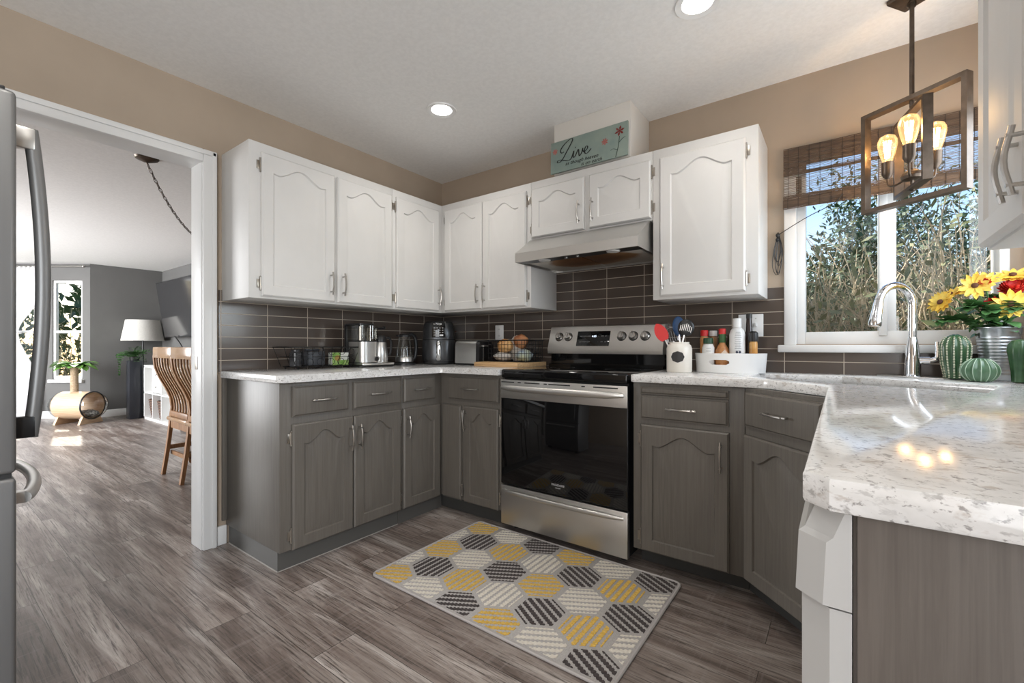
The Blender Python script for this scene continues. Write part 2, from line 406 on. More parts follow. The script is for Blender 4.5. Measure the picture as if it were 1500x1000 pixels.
# living and dining room shell
b = MB(); b.box(FX-.15, FX, C1.y, TVY+.15, 0, ZC)
struct('wall_far', b, M['grey_wall'])
b = MB(); b.box(FX, -3.4, TVY, TVY+.15, 0, ZC); struct('wall_television', b, M['grey_wall'])
b = MB(); b.box(-3.55, -3.4, TVY+.15, 1.3, 0, ZC); b.box(-3.4, -.125, 1.2, 1.35, 0, ZC); b.box(-.135, -.125, OY1+.06, 1.2, 0, ZC); struct('wall_dining', b, M['grey_wall'])
# bay wall in its own frame: u along CD, n towards the outside
BM = frame(C1, CD, (0,0,1), NO)
wins = [(.112, .545), (.80, 1.22)]; BZ0, BZ1 = .565, 2.0
b = MB(); b.M = BM
xs = [0, .125, .56, .80, 1.22, 1.5]
for x0, x1 in ((0, .112), (.545, .80), (1.22, 1.5)): b.box(x0, x1, 0, ZC, 0, .07)
for x0, x1 in wins: b.box(x0, x1, 0, BZ0, 0, .07); b.box(x0, x1, BZ1, ZC, 0, .07)
struct('wall_bay', b, M['grey_wall'])
C2 = C1 + CD*1.5
b = MB(); b.box(C2.x-.15, C2.x, -4.7, C2.y, 0, ZC); struct('wall_living_end', b, M['grey_wall'])
b = MB(); b.box(-9, -6.2, -4.75, -4.6, 0, ZC); b.box(-3.0, -.125, -4.75, -4.6, 0, ZC); b.box(-6.2, -3.0, -4.75, -4.6, 0, .45); b.box(-6.2, -3.0, -4.75, -4.6, 2.2, ZC)
struct('wall_front', b, M['grey_wall'])
for i, (x0, x1) in enumerate(wins):
    b = MB(); b.M = BM
    for q in ((x0, x0+.032, BZ0, BZ1), (x1-.032, x1, BZ0, BZ1), (x0, x1, BZ0, BZ0+.05), (x0, x1, BZ1-.035, BZ1), (x0+.04, x1-.04, 1.235, 1.275)):
        b.box(*q, .015, .06, bev=.004)
    b.box(x0-.03, x1+.03, BZ0-.045, BZ0, -.045, .015, bev=.004)
    o = struct('window_%d' % (i+2), b, M['trim'])
    g = MB(); g.M = BM; g.box(x0+.03, x1-.03, BZ0+.04, BZ1-.04, .036, .040); g.build('glass_pane', M['pane'], o)
b = MB(); b.box(-6.2, -3.0, -4.72, -4.64, .45, .52); b.box(-6.2, -3.0, -4.72, -4.64, 2.13, 2.2)  # front window out of view, added to brighten the living room
for x in (-6.2, -4.64, -3.07): b.box(x, x+.07, -4.72, -4.64, .52, 2.13)
o = struct('window_4', b, M['trim']); MB().box(-6.13, -3.07, -4.69, -4.685, .52, 2.13).build('glass_pane', M['pane'], o)
b = MB(); b.box(FX, FX+.015, C1.y, TVY-.012, 0, .105, bev=.004); b.box(FX, -3.55, TVY-.015, TVY, 0, .105, bev=.004); struct('baseboard_far', b, M['trim'])
b = MB(); b.M = BM; b.box(0, 1.5, 0, .105, -.015, 0, bev=.004); struct('baseboard_bay', b, M['trim'])

# ------------------------------------------------------------------ cabinets
def door_mb(Mx, w, h, arch=.05, fr=.055, t=.02, N=30):
    """cathedral raised-panel door in the frame Mx: u width, v height, n outwards"""
    b = MB(); b.M = Mx
    def inner(mg, z):
        x0, x1, y0 = fr+mg, w-fr-mg, fr+mg
        top = h-fr*.78-arch-mg; pts = []
        nb, ns = 6, 6
        for i in range(nb): pts.append((x0+(x1-x0)*i/nb, y0, z))
        for i in range(ns): pts.append((x1, y0+(top-y0)*i/ns, z))
        for i in range(N):
            q = i/N; s = 1-2*q; a = abs(s)
            bmp = 0 if a > .80 else .5*(1+cos(pi*a/.80))
            dip = -.08*math.exp(-((a-.80)/.13)**2)
            pts.append((x1+(x0-x1)*q, top+arch*(bmp+dip if arch else 0), z))
        for i in range(ns): pts.append((x0, top+(y0-top)*i/ns, z))
        return pts
    def outer(mg, z):
        x0, x1, y0, y1 = mg, w-mg, mg, h-mg; pts = []
        for i in range(6): pts.append((x0+(x1-x0)*i/6, y0, z))
        for i in range(6): pts.append((x1, y0+(y1-y0)*i/6, z))
        for i in range(N): pts.append((x1+(x0-x1)*i/N, y1, z))
        for i in range(6): pts.append((x0, y1+(y0-y1)*i/6, z))
        return pts
    b.loops([outer(0, 0), outer(0, t-.007), outer(.007, t), inner(0, t), inner(.004, t-.008), inner(.010, t-.008), inner(.034, t-.003)], 0, True, True, True)
    return b
def slab_mb(Mx, w, h, t=.02):
    b = MB(); b.M = Mx
    def r(mg, z): return [(mg, mg, z), (w-mg, mg, z), (w-mg, h-mg, z), (mg, h-mg, z)]
    b.loops([r(0, 0), r(0, t-.008), r(.004, t-.008), r(.010, t-.001), r(.016, t)], 0, True, True, True); return b
def pull_mb(Mx, L=.128, vertical=True, st=.030):
    """bow pull, bar along v (vertical) or u, standing off along n; centred on the origin"""
    b = MB(); b.M = Mx
    ax = (lambda a, n: (0, a, n)) if vertical else (lambda a, n: (a, 0, n))
    pts = [ax(L*(i/10-.5), st-.004+.006*cos(pi*(i/10-.5)*1.6)) for i in range(11)]
    b.tube(pts, .0052, 8, 0, flat=.8, up=(0,0,1))
    for s in (-1, 1):
        q = ax(s*L*.36, 0); p = ax(s*L*.36, st)
        b.tube([q, p], .0042, 8)
    return b
def hinge_mb(Mx):
    b = MB(); b.M = Mx
    b.tube([(0, -.03, .006), (0, .03, .006)], .0042, 8)
    for s in (-1, 1): b.ball((0, s*.033, .006), .0048, seg=8, rows=6)
    b.box(-.016, -.002, -.022, .022, 0, .003, bev=.001); return b
def cab_door(root, Mx, u0, u1, v0, v1, m, name='door', arch=.05, pull=None, hinges=None, pv=None, fr=.055, hz=None):
    A = Mx @ Matrix.Translation((u0, v0, 0))
    d = door_mb(A, u1-u0, v1-v0, arch, fr).build(name, m, root, world=True)
    if pull is not None:
        pull_mb(Mx @ Matrix.Translation((pull, pv, .02))).build('handle', M['nickel'], d, world=True)
    if hinges is not None:
        for z in (hz or (v0+.065, v1-.065)):
            hinge_mb(Mx @ Matrix.Translation((hinges, z, 0)) @ (Matrix.Scale(-1, 4, (1,0,0)) if hinges > (u0+u1)/2 else Matrix.Identity(4))).build('hinge', M['hinge'], d, world=True)
    return d
def cab_drawer(root, Mx, u0, u1, v0, v1, m, pull=True, name='drawer'):
    d = slab_mb(Mx @ Matrix.Translation((u0, v0, 0)), u1-u0, v1-v0).build(name, m, root, world=True)
    if pull: pull_mb(Mx @ Matrix.Translation(((u0+u1)/2, (v0+v1)/2, .02)), .128, False).build('handle', M['nickel'], d, world=True)
    return d
# left run: face x=.317, u runs along -y -> use u = y measured from y=-1.63 upwards so that u grows towards the corner
UF = .317; UB, UT = 1.292, 2.070
FL = frame((UF, 0, 0), (0,1,0), (0,0,1), (1,0,0))          # u = y
FB = frame((0, -UF, 0), (1,0,0), (0,0,1), (0,-1,0))        # u = x
WH = M['cab_white']
def mould(b, path):      # small crown strip along the top front edge: list of ((x,y) inner, (x,y) outward unit)
    for (x0, y0, x1, y1) in path: b.box(x0, x1, y0, y1, UT-.022, UT+.012, bev=.006)
# unit with two doors
t = thing('wall_cabinet', 'white two door wall cabinet at the left end beside the doorway', 'cabinet', (.16, -1.195, UB))
MB().box(0, UF, -1.632, -.757, UB, UT, bev=.002).build('body', WH, t, world=True)
b = MB(); mould(b, [(0, UF+.012, -1.640, -.757)]); b.build('top_moulding', WH, t, world=True)
cab_door(t, FL, -1.577, -1.178, 1.303, 2.022, WH, pull=-1.206, pv=1.405, hinges=-1.580, hz=(1.366, 1.958))
cab_door(t, FL, -1.160, -.776, 1.303, 2.022, WH, pull=-1.130, pv=1.405, hinges=-.773, hz=(1.366, 1.958))
t = thing('wall_cabinet', 'white single door wall cabinet on the left wall next to the corner', 'cabinet', (.16, -.55, UB))
MB().box(0, UF, -.757, -.003, UB, UT, bev=.002).build('body', WH, t, world=True)
b = MB(); mould(b, [(0, UF+.012, -.757, -UF-.012)]); b.build('top_moulding', WH, t, world=True)
cab_door(t, FL, -.737, -.358, 1.303, 2.022, WH, pull=-.372, pv=1.405, hinges=-.740, hz=(1.366, 1.958))
t = thing('wall_cabinet', 'white two door wall cabinet in the corner left of the range hood', 'cabinet', (.7, -.16, UB))
MB().box(UF+.002, 1.100, -UF, 0, UB, UT, bev=.002).build('body', WH, t, world=True)
b = MB(); mould(b, [(UF-.012, 1.100, -UF-.012, 0)]); b.build('top_moulding', WH, t, world=True)
cab_door(t, FB, .360, .710, 1.303, 2.022, WH, pull=.680, pv=1.405, hinges=.357, hz=(1.366, 1.958))
cab_door(t, FB, .716, 1.070, 1.303, 2.022, WH, pull=.740, pv=1.405, hinges=1.073, hz=(1.366, 1.958))
t = thing('wall_cabinet', 'short white two door wall cabinet above the range hood', 'cabinet', (1.48, -.16, 1.708))
MB().box(1.102, 1.864, -UF, 0, 1.708, UT, bev=.002).build('body', WH, t, world=True)
b = MB(); mould(b, [(1.102, 1.864, -UF-.012, 0)]); b.build('top_moulding', WH, t, world=True)
cab_door(t, FB, 1.112, 1.474, 1.720, 2.022, WH, arch=.04, pull=1.445, pv=1.818, hinges=1.109, hz=(1.775, 1.96))
cab_door(t, FB, 1.505, 1.858, 1.720, 2.022, WH, arch=.04, pull=1.530, pv=1.818, hinges=1.861, hz=(1.775, 1.96))
t = thing('wall_cabinet', 'white single door wall cabinet between the range hood and the window', 'cabinet', (2.11, -.16, UB))
MB().box(1.866, 2.352, -UF, 0, UB, UT, bev=.002).build('body', WH, t, world=True)
b = MB(); mould(b, [(1.866, 2.360, -UF-.012, 0)]); b.build('top_moulding', WH, t, world=True)
cab_door(t, FB, 1.905, 2.300, 1.308, 2.018, WH, pull=1.925, pv=1.406, hinges=2.303, hz=(1.366, 1.958))
# cabinet hanging on the right wall, close to the camera
FR = frame((2.95, 0, 0), (0,-1,0), (0,0,1), (-1,0,0))      # u = -y
t = thing('wall_cabinet', 'white wall cabinet hanging at the right edge near the window', 'cabinet', (3.1, -1.5, UB))
MB().box(2.95, 3.268, -1.96, -1.028, UB, UT+.02, bev=.002).build('body', WH, t, world=True)
cab_door(t, FR, 1.040, 1.386, 1.298, 2.05, WH, pull=1.357, pv=1.397, fr=.055)
cab_door(t, FR, 1.391, 1.95, 1.298, 2.05, WH, pull=1.420, pv=1.397, fr=.055)

# boxed vent duct above the hood cabinet and the sign in front of it
t = MB().box(1.255, 1.735, -.295, -.002, UT+.013, ZC-.001, bev=.001).build('vent_box', mat('primed_white_board', (.74,.71,.66), .6)); tag(t, 'plain white boxed vent duct rising from cabinet to ceiling', 'vent box')
SG = thing('wall_sign', 'teal wooden sign reading Live with red flowers, leaning on white box', 'sign', (1.49, -.31, UT+.012))
SM = frame((1.25, -.318, UT+.0125), (1,0,0), (0,0.03,.9995), (0,-1,0.03))
b = MB(); b.M = SM; b.box(0, .482, 0, .186, 0, .012, bev=.001)
b.build('board', mottled('teal_sign_paint', (.19,.265,.245), (.30,.355,.30), 4, .6), SG, world=True)
def stroke(b, pts, w, z=.0132):
    n = len(pts)
    for (x0, y0), (x1, y1) in zip(pts, pts[1:]):
        dx, dy = x1-x0, y1-y0; L = sqrt(dx*dx+dy*dy) or 1
        k = w*(.35+.65*abs(dy)/L)/2; nx, ny = -dy/L*k, dx/L*k
        b.poly([(x0-nx, y0-ny, z), (x1-nx, y1-ny, z), (x1+nx, y1+ny, z), (x0+nx, y0+ny, z)])
def spline(P, n=8):
    out = []
    for i in range(len(P)-1):
        p0, p1, p2, p3 = P[max(i-1, 0)], P[i], P[i+1], P[min(i+2, len(P)-1)]
        for k in range(n):
            u = k/n
            out.append(tuple(.5*(2*p1[j]+(p2[j]-p0[j])*u+(2*p0[j]-5*p1[j]+4*p2[j]-p3[j])*u*u+(3*p1[j]-p0[j]-3*p2[j]+p3[j])*u**3) for j in range(len(p1))))
    out.append(tuple(P[-1])); return out
b = MB(); b.M = SM @ Matrix.Translation((.055, .058, 0))
for P in ([(.036,.056),(.020,.052),(.012,.068),(.028,.092),(.060,.114),(.084,.122),(.093,.114),(.080,.090),(.055,.054),(.032,.020),(.012,.002),(-.006,.000),(-.006,.011),(.014,.013),(.040,.004),(.064,-.004),(.084,.004),(.092,.020)],
          [(.092,.020),(.102,.045),(.098,.020),(.100,.006),(.112,.014),(.126,.042)],
          [(.126,.042),(.132,.046),(.134,.026),(.138,.006),(.152,.022),(.160,.046),(.158,.040)],
          [(.158,.040),(.166,.022),(.186,.034),(.190,.048),(.178,.050),(.170,.030),(.176,.010),(.192,.012),(.212,.030)]):
    stroke(b, spline(P), .0075)
b.poly([(.108,.058,.0132),(.113,.058,.0132),(.115,.066,.0132),(.110,.066,.0132)])
b.M = SM
b.mesh(text_mesh('as though heaven', .030, .35), Matrix.Translation((.205, .030, .0128)))
b.mesh(text_mesh('is on earth', .030, .35), Matrix.Translation((.268, .0045, .0128)))
b.build('lettering', mat('dark_sign_ink', (.012,.014,.014), .6), SG, world=True, recalc=False, flat=True)
def sflower(b, x, y, r, m, n=6):
    for k in range(n):
        a = 2*pi*k/n+.3; c, s_ = cos(a), sin(a)
        b.poly([(x-c*r*.1, y-s_*r*.1, .0133), (x+c*r*.6-s_*r*.2, y+s_*r*.6+c*r*.2, .0133), (x+c*r, y+s_*r, .0133), (x+c*r*.6+s_*r*.2, y+s_*r*.6-c*r*.2, .0133)], m)
sred, scor, sgrn = mat('sign_dark_red', (.20,.018,.015), .6), mat('sign_coral', (.42,.13,.11), .6), mat('sign_dark_green', (.03,.06,.05), .6)
for x, y, r_, n_, m_ in ((.436, .140, .030, 6, sred), (.350, .104, .022, 7, scor), (.030, .128, .020, 7, scor)):
    b = MB(); b.M = SM; sflower(b, x, y, r_, 0, n_); b.build('flower_motif', m_, SG, world=True, recalc=False, flat=True)
b = MB(); b.M = SM; stroke(b, spline([(.436,.112),(.430,.06),(.415,.0)]), .004); stroke(b, spline([(.43,.075),(.455,.095),(.470,.10)]), .005); stroke(b, spline([(.424,.04),(.40,.05),(.385,.045)]), .004)
b.build('flower_stem', sgrn, SG, world=True, recalc=False, flat=True)

# base cabinets
G = M['cab_grey']; BF = .580
GL = frame((BF, 0, 0), (0,1,0), (0,0,1), (1,0,0)); GB = frame((0, -BF, 0), (1,0,0), (0,0,1), (0,-1,0))
CT = ZT-.036
t = thing('base_cabinet', 'grey base cabinet with two drawers and two doors beside the doorway', 'cabinet', (.3, -1.25, 0))
MB().box(.002, BF, -1.612, -.905, .098, CT, bev=.002).build('body', G, t, world=True)
MB().box(.002, .020, -1.634, -1.612, .125, CT, bev=.002).build('scribe_strip', G, t, world=True)
b = MB(); b.box(.018, .545, -1.604, -.905, 0, .098); b.build('plinth', M['toe_grey'], t, world=True)
b = MB(); b.box(.022, .5475, -1.6065, -1.604, 0, .005); b.box(.545, .5475, -1.6065, -.905, 0, .003); b.build('caulk_line', mat('pale_caulk', (.42,.40,.37), .6), t, world=True)
cab_drawer(t, GL, -1.557, -1.262, .720, .864, G); cab_drawer(t, GL, -1.232, -.921, .720, .864, G)
cab_door(t, GL, -1.558, -1.237, .098, .685, G, pull=-1.258, pv=.578, hinges=-1.561, hz=(.165, .62))
cab_door(t, GL, -1.231, -.921, .098, .685, G, pull=-1.205, pv=.578, hinges=-.918, hz=(.165, .62))
t = thing('base_cabinet', 'grey base cabinet with one drawer and door left of the inside corner', 'cabinet', (.3, -.72, 0))
MB().box(.002, BF, -.903, -BF, .098, CT, bev=.002).build('body', G, t, world=True)
MB().box(.06, .545, -.903, -.545, 0, .098).build('plinth', M['toe_grey'], t, world=True)
cab_drawer(t, GL, -.898, -.645, .720, .864, G)
cab_door(t, GL, -.900, -.604, .098, .685, G, pull=-.876, pv=.578)
t = thing('base_cabinet', 'grey corner base cabinet with folding door left of the oven', 'cabinet', (.6, -.3, 0))
MB().box(.002, 1.078, -BF+.001, -.002, .098, CT, bev=.002).build('body', G, t, world=True)
MB().box(.06, 1.078, -.530, -.002, 0, .098).build('plinth', M['toe'], t, world=True)
cab_drawer(t, GB, .655, 1.058, .720, .864, G)
slab_mb(GB @ Matrix.Translation((.604, .098, 0)), .160, .587).build('blank_panel', G, t, world=True)
cab_door(t, GB, .790, 1.056, .098, .685, G, pull=.812, pv=.600, hinges=1.060, fr=.048, hz=(.165, .62))
for z in (.165, .62): hinge_mb(GB @ Matrix.Translation((.775, z, .01))).build('hinge', M['hinge'], t, world=True)
t = thing('base_cabinet', 'grey base cabinet with one drawer and door right of the oven', 'cabinet', (2.1, -.3, 0))
MB().box(1.862, 2.337, -BF, -.002, .098, CT, bev=.002).build('body', G, t, world=True)
MB().box(1.862, 2.337, -.470, -.002, 0, .098).build('plinth', M['toe'], t, world=True)
cab_drawer(t, GB, 1.900, 2.278, .830, .866, G, pull=False, name='cutting_board_front')
cab_drawer(t, GB, 1.900, 2.278, .716, .826, G)
cab_door(t, GB, 1.902, 2.280, .104, .690, G, pull=2.250, pv=.588, hinges=1.899, hz=(.165, .62))
# diagonal sink cabinet
q = 1/sqrt(2); DO = (2.3375, -BF, 0); GD = frame(DO, (q,-q,0), (0,0,1), (-q,-q,0))
t = thing('base_cabinet', 'grey diagonal sink base cabinet in the right corner', 'cabinet', (2.8, -.5, 0))
MB().prism([(2.339,-.002), (2.339,-BF), (2.63,-.8715), (3.266,-.8715), (3.266,-.002)], .098, CT-.22).build('body', G, t, world=True)
b = MB(); b.prism([(2.339,-BF), (2.63,-.8715), (2.645,-.8565), (2.354,-.565)], CT-.22, CT); b.build('apron', G, t, world=True)
MB().prism([(2.339,-.02), (2.339,-.47), (2.66,-.79), (3.25,-.79), (3.25,-.02)], 0, .098).build('plinth', M['toe'], t, world=True)
cab_drawer(t, GD, .016, .395, .727, .868, G, name='false_drawer'); cab_door(t, GD, .012, .395, .104, .692, G, hinges=.009, hz=(.172, .628))
t = thing('base_cabinet', 'grey base cabinet hidden between sink corner and dishwasher', 'cabinet', (2.9, -1.16, 0))
MB().box(2.65, 3.266, -1.435, -.873, .098, CT, bev=.002).build('body', G, t, world=True)
MB().box(2.72, 3.266, -1.435, -.873, 0, .098).build('plinth', M['toe'], t, world=True)
GR = frame((2.65, 0, 0), (0,-1,0), (0,0,1), (-1,0,0))
cab_drawer(t, GR, .93, 1.42, .727, .868, G); cab_door(t, GR, .93, 1.42, .104, .692, G, pull=.96, pv=.58)
o = MB().box(2.668, 3.268, -2.056, -2.040, 0, CT, bev=.001).build('end_panel', M['cab_panel']); tag(o, 'grey brown wood grain end panel under the right worktop', 'panel')
# dishwasher
t = thing('dishwasher', 'white dishwasher with stepped door beside the wood grain end panel', 'dishwasher', (2.95, -1.74, 0))
MB().box(2.665, 3.24, -2.036, -1.442, .02, CT-.004).build('tub', M['dw_white'], t, world=True)
def dw(b, z0, z1, xa, xb, y0=-2.050, y1=-1.440, ch=.026):
    def ring(x, z): return [(2.664, y0, z), (x+ch, y0, z), (x, y0+ch*.9, z), (x, y1-ch*.9, z), (x+ch, y1, z), (2.664, y1, z)]
    b.loops([ring(xa, z0), ring(xb, z1)], 0, True, True, True)
b = MB(); dw(b, .11, .776, 2.619, 2.619, y0=-2.047); b.build('door', M['dw_white'], t, world=True)
b = MB(); dw(b, .779, .846, 2.613, 2.616); dw(b, .846, .852, 2.616, 2.622); dw(b, .852, .880, 2.622, 2.632); b.build('control_panel', M['dw_white'], t, world=True)
MB().box(2.69, 2.72, -2.03, -1.45, 0, .10).build('kick_plate', M['black'], t, world=True)

# worktops
t = thing('worktop', 'speckled white L shaped worktop on the left grey cabinets', 'countertop', (.3, -.8, CT))
b = MB(); b.prism([(.009,-1.640), (.600,-1.640), (.624,-1.616), (.624,-.636), (.636,-.624), (1.0795,-.624), (1.0795,-.009), (.009,-.009)], CT, ZT, bev=.005)
b.build('slab', M['stone'], t, world=True)
t = thing('worktop', 'speckled white worktop with sink running along window and towards camera', 'countertop', (2.9, -1.0, CT))
b = MB()
outer = [(1.858,-.009), (1.858,-.600), (1.870,-.612), (2.385,-.612), (2.42,-.622), (2.595,-.790), (2.621,-.830), (2.621,-2.045), (2.645,-2.069), (3.268,-2.069), (3.268,-.009)]
hole = [(2.34,-.150), (2.66,-.150), (3.08,-.46), (2.99,-.80), (2.68,-.66), (2.47,-.52), (2.34,-.44)]
def ringed(z, pts): return [b.v((p[0], p[1], z)) for p in pts]
def fill(z, up):
    o_, h_ = ringed(z, outer), ringed(z, hole)
    es = [b.bm.edges.new((o_[i], o_[(i+1) % len(o_)])) for i in range(len(o_))]+[b.bm.edges.new((h_[i], h_[(i+1) % len(h_)])) for i in range(len(h_))]
    bmesh.ops.triangle_fill(b.bm, use_beauty=True, edges=es, normal=(0,0,1)); return o_, h_
o0, h0 = fill(ZT, 1); o1, h1 = fill(CT, 0)
for A, B_ in ((o0, o1), (h0, h1)):
    for i in range(len(A)): b.f([A[i], A[(i+1) % len(A)], B_[(i+1) % len(B_)], B_[i]])
bmesh.ops.dissolve_limit(b.bm, angle_limit=.01, verts=b.bm.verts, edges=b.bm.edges)
es = [e for e in b.bm.edges if len(e.link_faces) == 2 and abs(e.link_faces[0].normal.z) != abs(e.link_faces[1].normal.z) and abs(e.verts[0].co.z-e.verts[1].co.z) < 1e-4]
bmesh.ops.recalc_face_normals(b.bm, faces=b.bm.faces)
es = [e for e in b.bm.edges if abs(e.verts[0].co.z-e.verts[1].co.z) < 1e-4 and len(e.link_faces) == 2 and e.calc_face_angle(0) > 1]
bmesh.ops.bevel(b.bm, geom=es, offset=.005, segments=2, affect='EDGES', profile=.5)
b.build('slab', M['stone'], t, world=True)
cx, cy = 2.72, -.45
b = MB(); inn = [(cx+(p[0]-cx)*1.0, cy+(p[1]-cy)*1.0) for p in hole]; inn2 = [(cx+(p[0]-cx)*.9, cy+(p[1]-cy)*.9) for p in hole]
lip = [(cx+(p[0]-cx)*1.06, cy+(p[1]-cy)*1.06) for p in hole]
b.loops([[(p[0], p[1], CT-.002) for p in lip], [(p[0], p[1], CT-.002) for p in inn], [(p[0], p[1], CT-.18) for p in inn2]], 0, True, False, True)
o = b.build('sink_bowl', M['steel_v'], recalc=False); tag(o, 'stainless steel corner sink bowl sunk into the right worktop', 'sink')

# ------------------------------------------------------------------ range, hood
RX0, RX1 = 1.085, 1.842
t = thing('kitchen_range', 'stainless steel freestanding range with black oven door and glass cooktop', 'stove', (1.46, -.3, 0))
b = MB(); b.box(RX0+.004, RX1-.004, -.572, -.03, .04, .885); 
b.build('body', M['black'], t, world=True)
for x in (RX0+.05, RX1-.05):
    for y in (-.52, -.08): MB().cyl((x, y, 0), .016, 0, .042, 12).build('foot', M['black'], t, world=True)
b = MB(); b.box(RX0, RX1, -.604, -.10, .872, ZT+.001, bev=.010, seg=3); b.build('cooktop', M['black_gloss'], t, world=True)
b = MB()
for cx_, cy_, r in ((1.27,-.45,.10), (1.66,-.45,.085), (1.27,-.22,.075), (1.66,-.22,.10)):
    b.lathe([(r, 0), (r-.002, 0)], (cx_, cy_, ZT+.0016), 40, 0, False, False)
b.build('burner_ring', mat('grey_print', (.12,.12,.12), .4), t, world=True, recalc=False)
# oven door: steel band, glass, handle
d = MB(); d.box(RX0, RX1, -.600, -.574, .268, .862, bev=.003); d = d.build('oven_door', M['black'], t, world=True)
MB().box(RX0, RX1, -.606, -.5995, .757, .862, bev=.002).build('steel_band', M['steel'], d, world=True)
MB().box(RX0+.002, RX1-.002, -.604, -.5995, .272, .755, bev=.001).build('door_glass', M['black_gloss'], d, world=True)
b = MB()
for i, (x, w) in enumerate(((1.135,.09),(1.215,.022),(1.30,.10),(1.385,.02),(1.47,.13),(1.61,.02),(1.73,.13))): b.box(x-w/2, x+w/2, -.6068, -.606, .846, .852)
b.build('vent_slots', M['grout_shadow'], d, world=True)
def bow(z, out, r, x0, x1, flat, y=-.606):
    b = MB(); n = 28; P = []; rr = []
    for i in range(n+1):
        s_ = i/n; P.append((x0+(x1-x0)*s_, y-.012-out*sin(pi*s_)**.6, z)); rr.append(r*(.55+.45*min(1, min(s_, 1-s_)*9)))
    b.tube(P, rr, 14, 0, flat=flat, up=(0,0,1))
    for x in (x0+.012, x1-.012): b.tube([(x, y+.004, z), (x, y-.016, z)], r*.75, 12)
    return b
bow(.817, .034, .017, RX0+.014, RX1-.014, .75).build('handle', M['steel'], d, world=True)
b = MB(); b.mesh(text_mesh('FRIGIDAIRE', .0155, 0, .0002), frame((1.462, -.6046, .318), (1,0,0), (0,0,1), (0,-1,0)))
b.mesh(text_mesh('GALLERY', .008, 0, .0002), frame((1.462, -.6046, .305), (1,0,0), (0,0,1), (0,-1,0)))
b.build('maker_mark', mat('pale_print', (.62,.62,.62), .4), d, world=True, recalc=False, flat=True)
d = MB(); d.box(RX0, RX1, -.604, -.575, .040, .262, bev=.004); d = d.build('storage_drawer', M['steel'], t, world=True)
bow(.233, .020, .013, RX0+.016, RX1-.016, .9, y=-.600).build('handle', M['steel'], d, world=True)
# backguard
bx0, bx1 = RX0+.012, RX1+.006
def sweep(prof, x0, x1, m, name, par):
    b = MB(); b.loops([[(x0, y, z) for y, z in prof], [(x1, y, z) for y, z in prof]], 0, True, True, True); return b.build(name, m, par, world=True)
sweep([(-.100,.905),(-.100,.935),(-.070,.940),(-.070,1.005),(-.014,1.005),(-.014,.905)], bx0, bx1, M['black_gloss'], 'lower_backguard', t)
bg = sweep([(-.108,1.004),(-.112,1.032),(-.062,1.176),(-.052,1.182),(-.014,1.182),(-.014,1.004)], bx0-.004, bx1+.002, M['steel'], 'control_panel', t)
nrm = Vector((0, -.144, .050)).normalized(); upv = Vector((0, .050, .144)).normalized()
def cp(x, s_): # point on the slanted control face, s 0..1 from bottom to top
    return Vector((x, -.112+.050*s_, 1.032+.144*s_))
PF = frame(cp(1.3, .14), (1,0,0), upv, nrm)
b = MB(); b.M = PF; b.box(.0, .223, .0, .098, 0, .002, bev=.001); disp = b.build('display', M['black_gloss'], bg, world=True)
b = MB(); b.M = PF
for r_, row in enumerate((('BAKE','BROIL','CONV'),('KEEP','WARM','LIGHT'))):
    for c_, w_ in enumerate(row): b.mesh(text_mesh(w_, .0085, 0, .0001), Matrix.Translation((.028+.027*c_, .062-.038*r_, .0024)))
for r_ in range(2):
    for c_, w_ in enumerate((('+','TIME','SET'),('-','OFF','GO'))[r_]): b.mesh(text_mesh(w_, .0085, 0, .0001), Matrix.Translation((.148+.025*c_, .062-.038*r_, .0024)))
b.build('key_lettering', mat('display_grey_print', (.36,.36,.36), .5), disp, world=True, recalc=False, flat=True)
b = MB(); b.M = PF; b.mesh(text_mesh('4:05', .018, .1, .0001), Matrix.Translation((.118, .058, .0025)))
b.build('clock_digits', emit('blue_white_digits', (.75,.85,1), 2.2), disp, world=True, recalc=False, flat=True)
for x in (1.168, 1.235, 1.598, 1.670, 1.742):
    b = MB(); b.M = frame(cp(x, .55), (1,0,0), upv, nrm)
    b.lathe([(.026, 0), (.026, .006), (.022, .010), (.021, .022), (.018, .026)], seg=24, cap0=False)
    b.box(-.004, .004, -.020, .020, .024, .034, bev=.002); b.build('knob', M['nickel'], bg, world=True)
    b = MB(); b.M = frame(cp(x, .55), (1,0,0), upv, nrm); b.lathe([(.030, .0005), (.026, .0015)], seg=24, cap0=False); b.build('knob_ring', M['black'], bg, world=True)

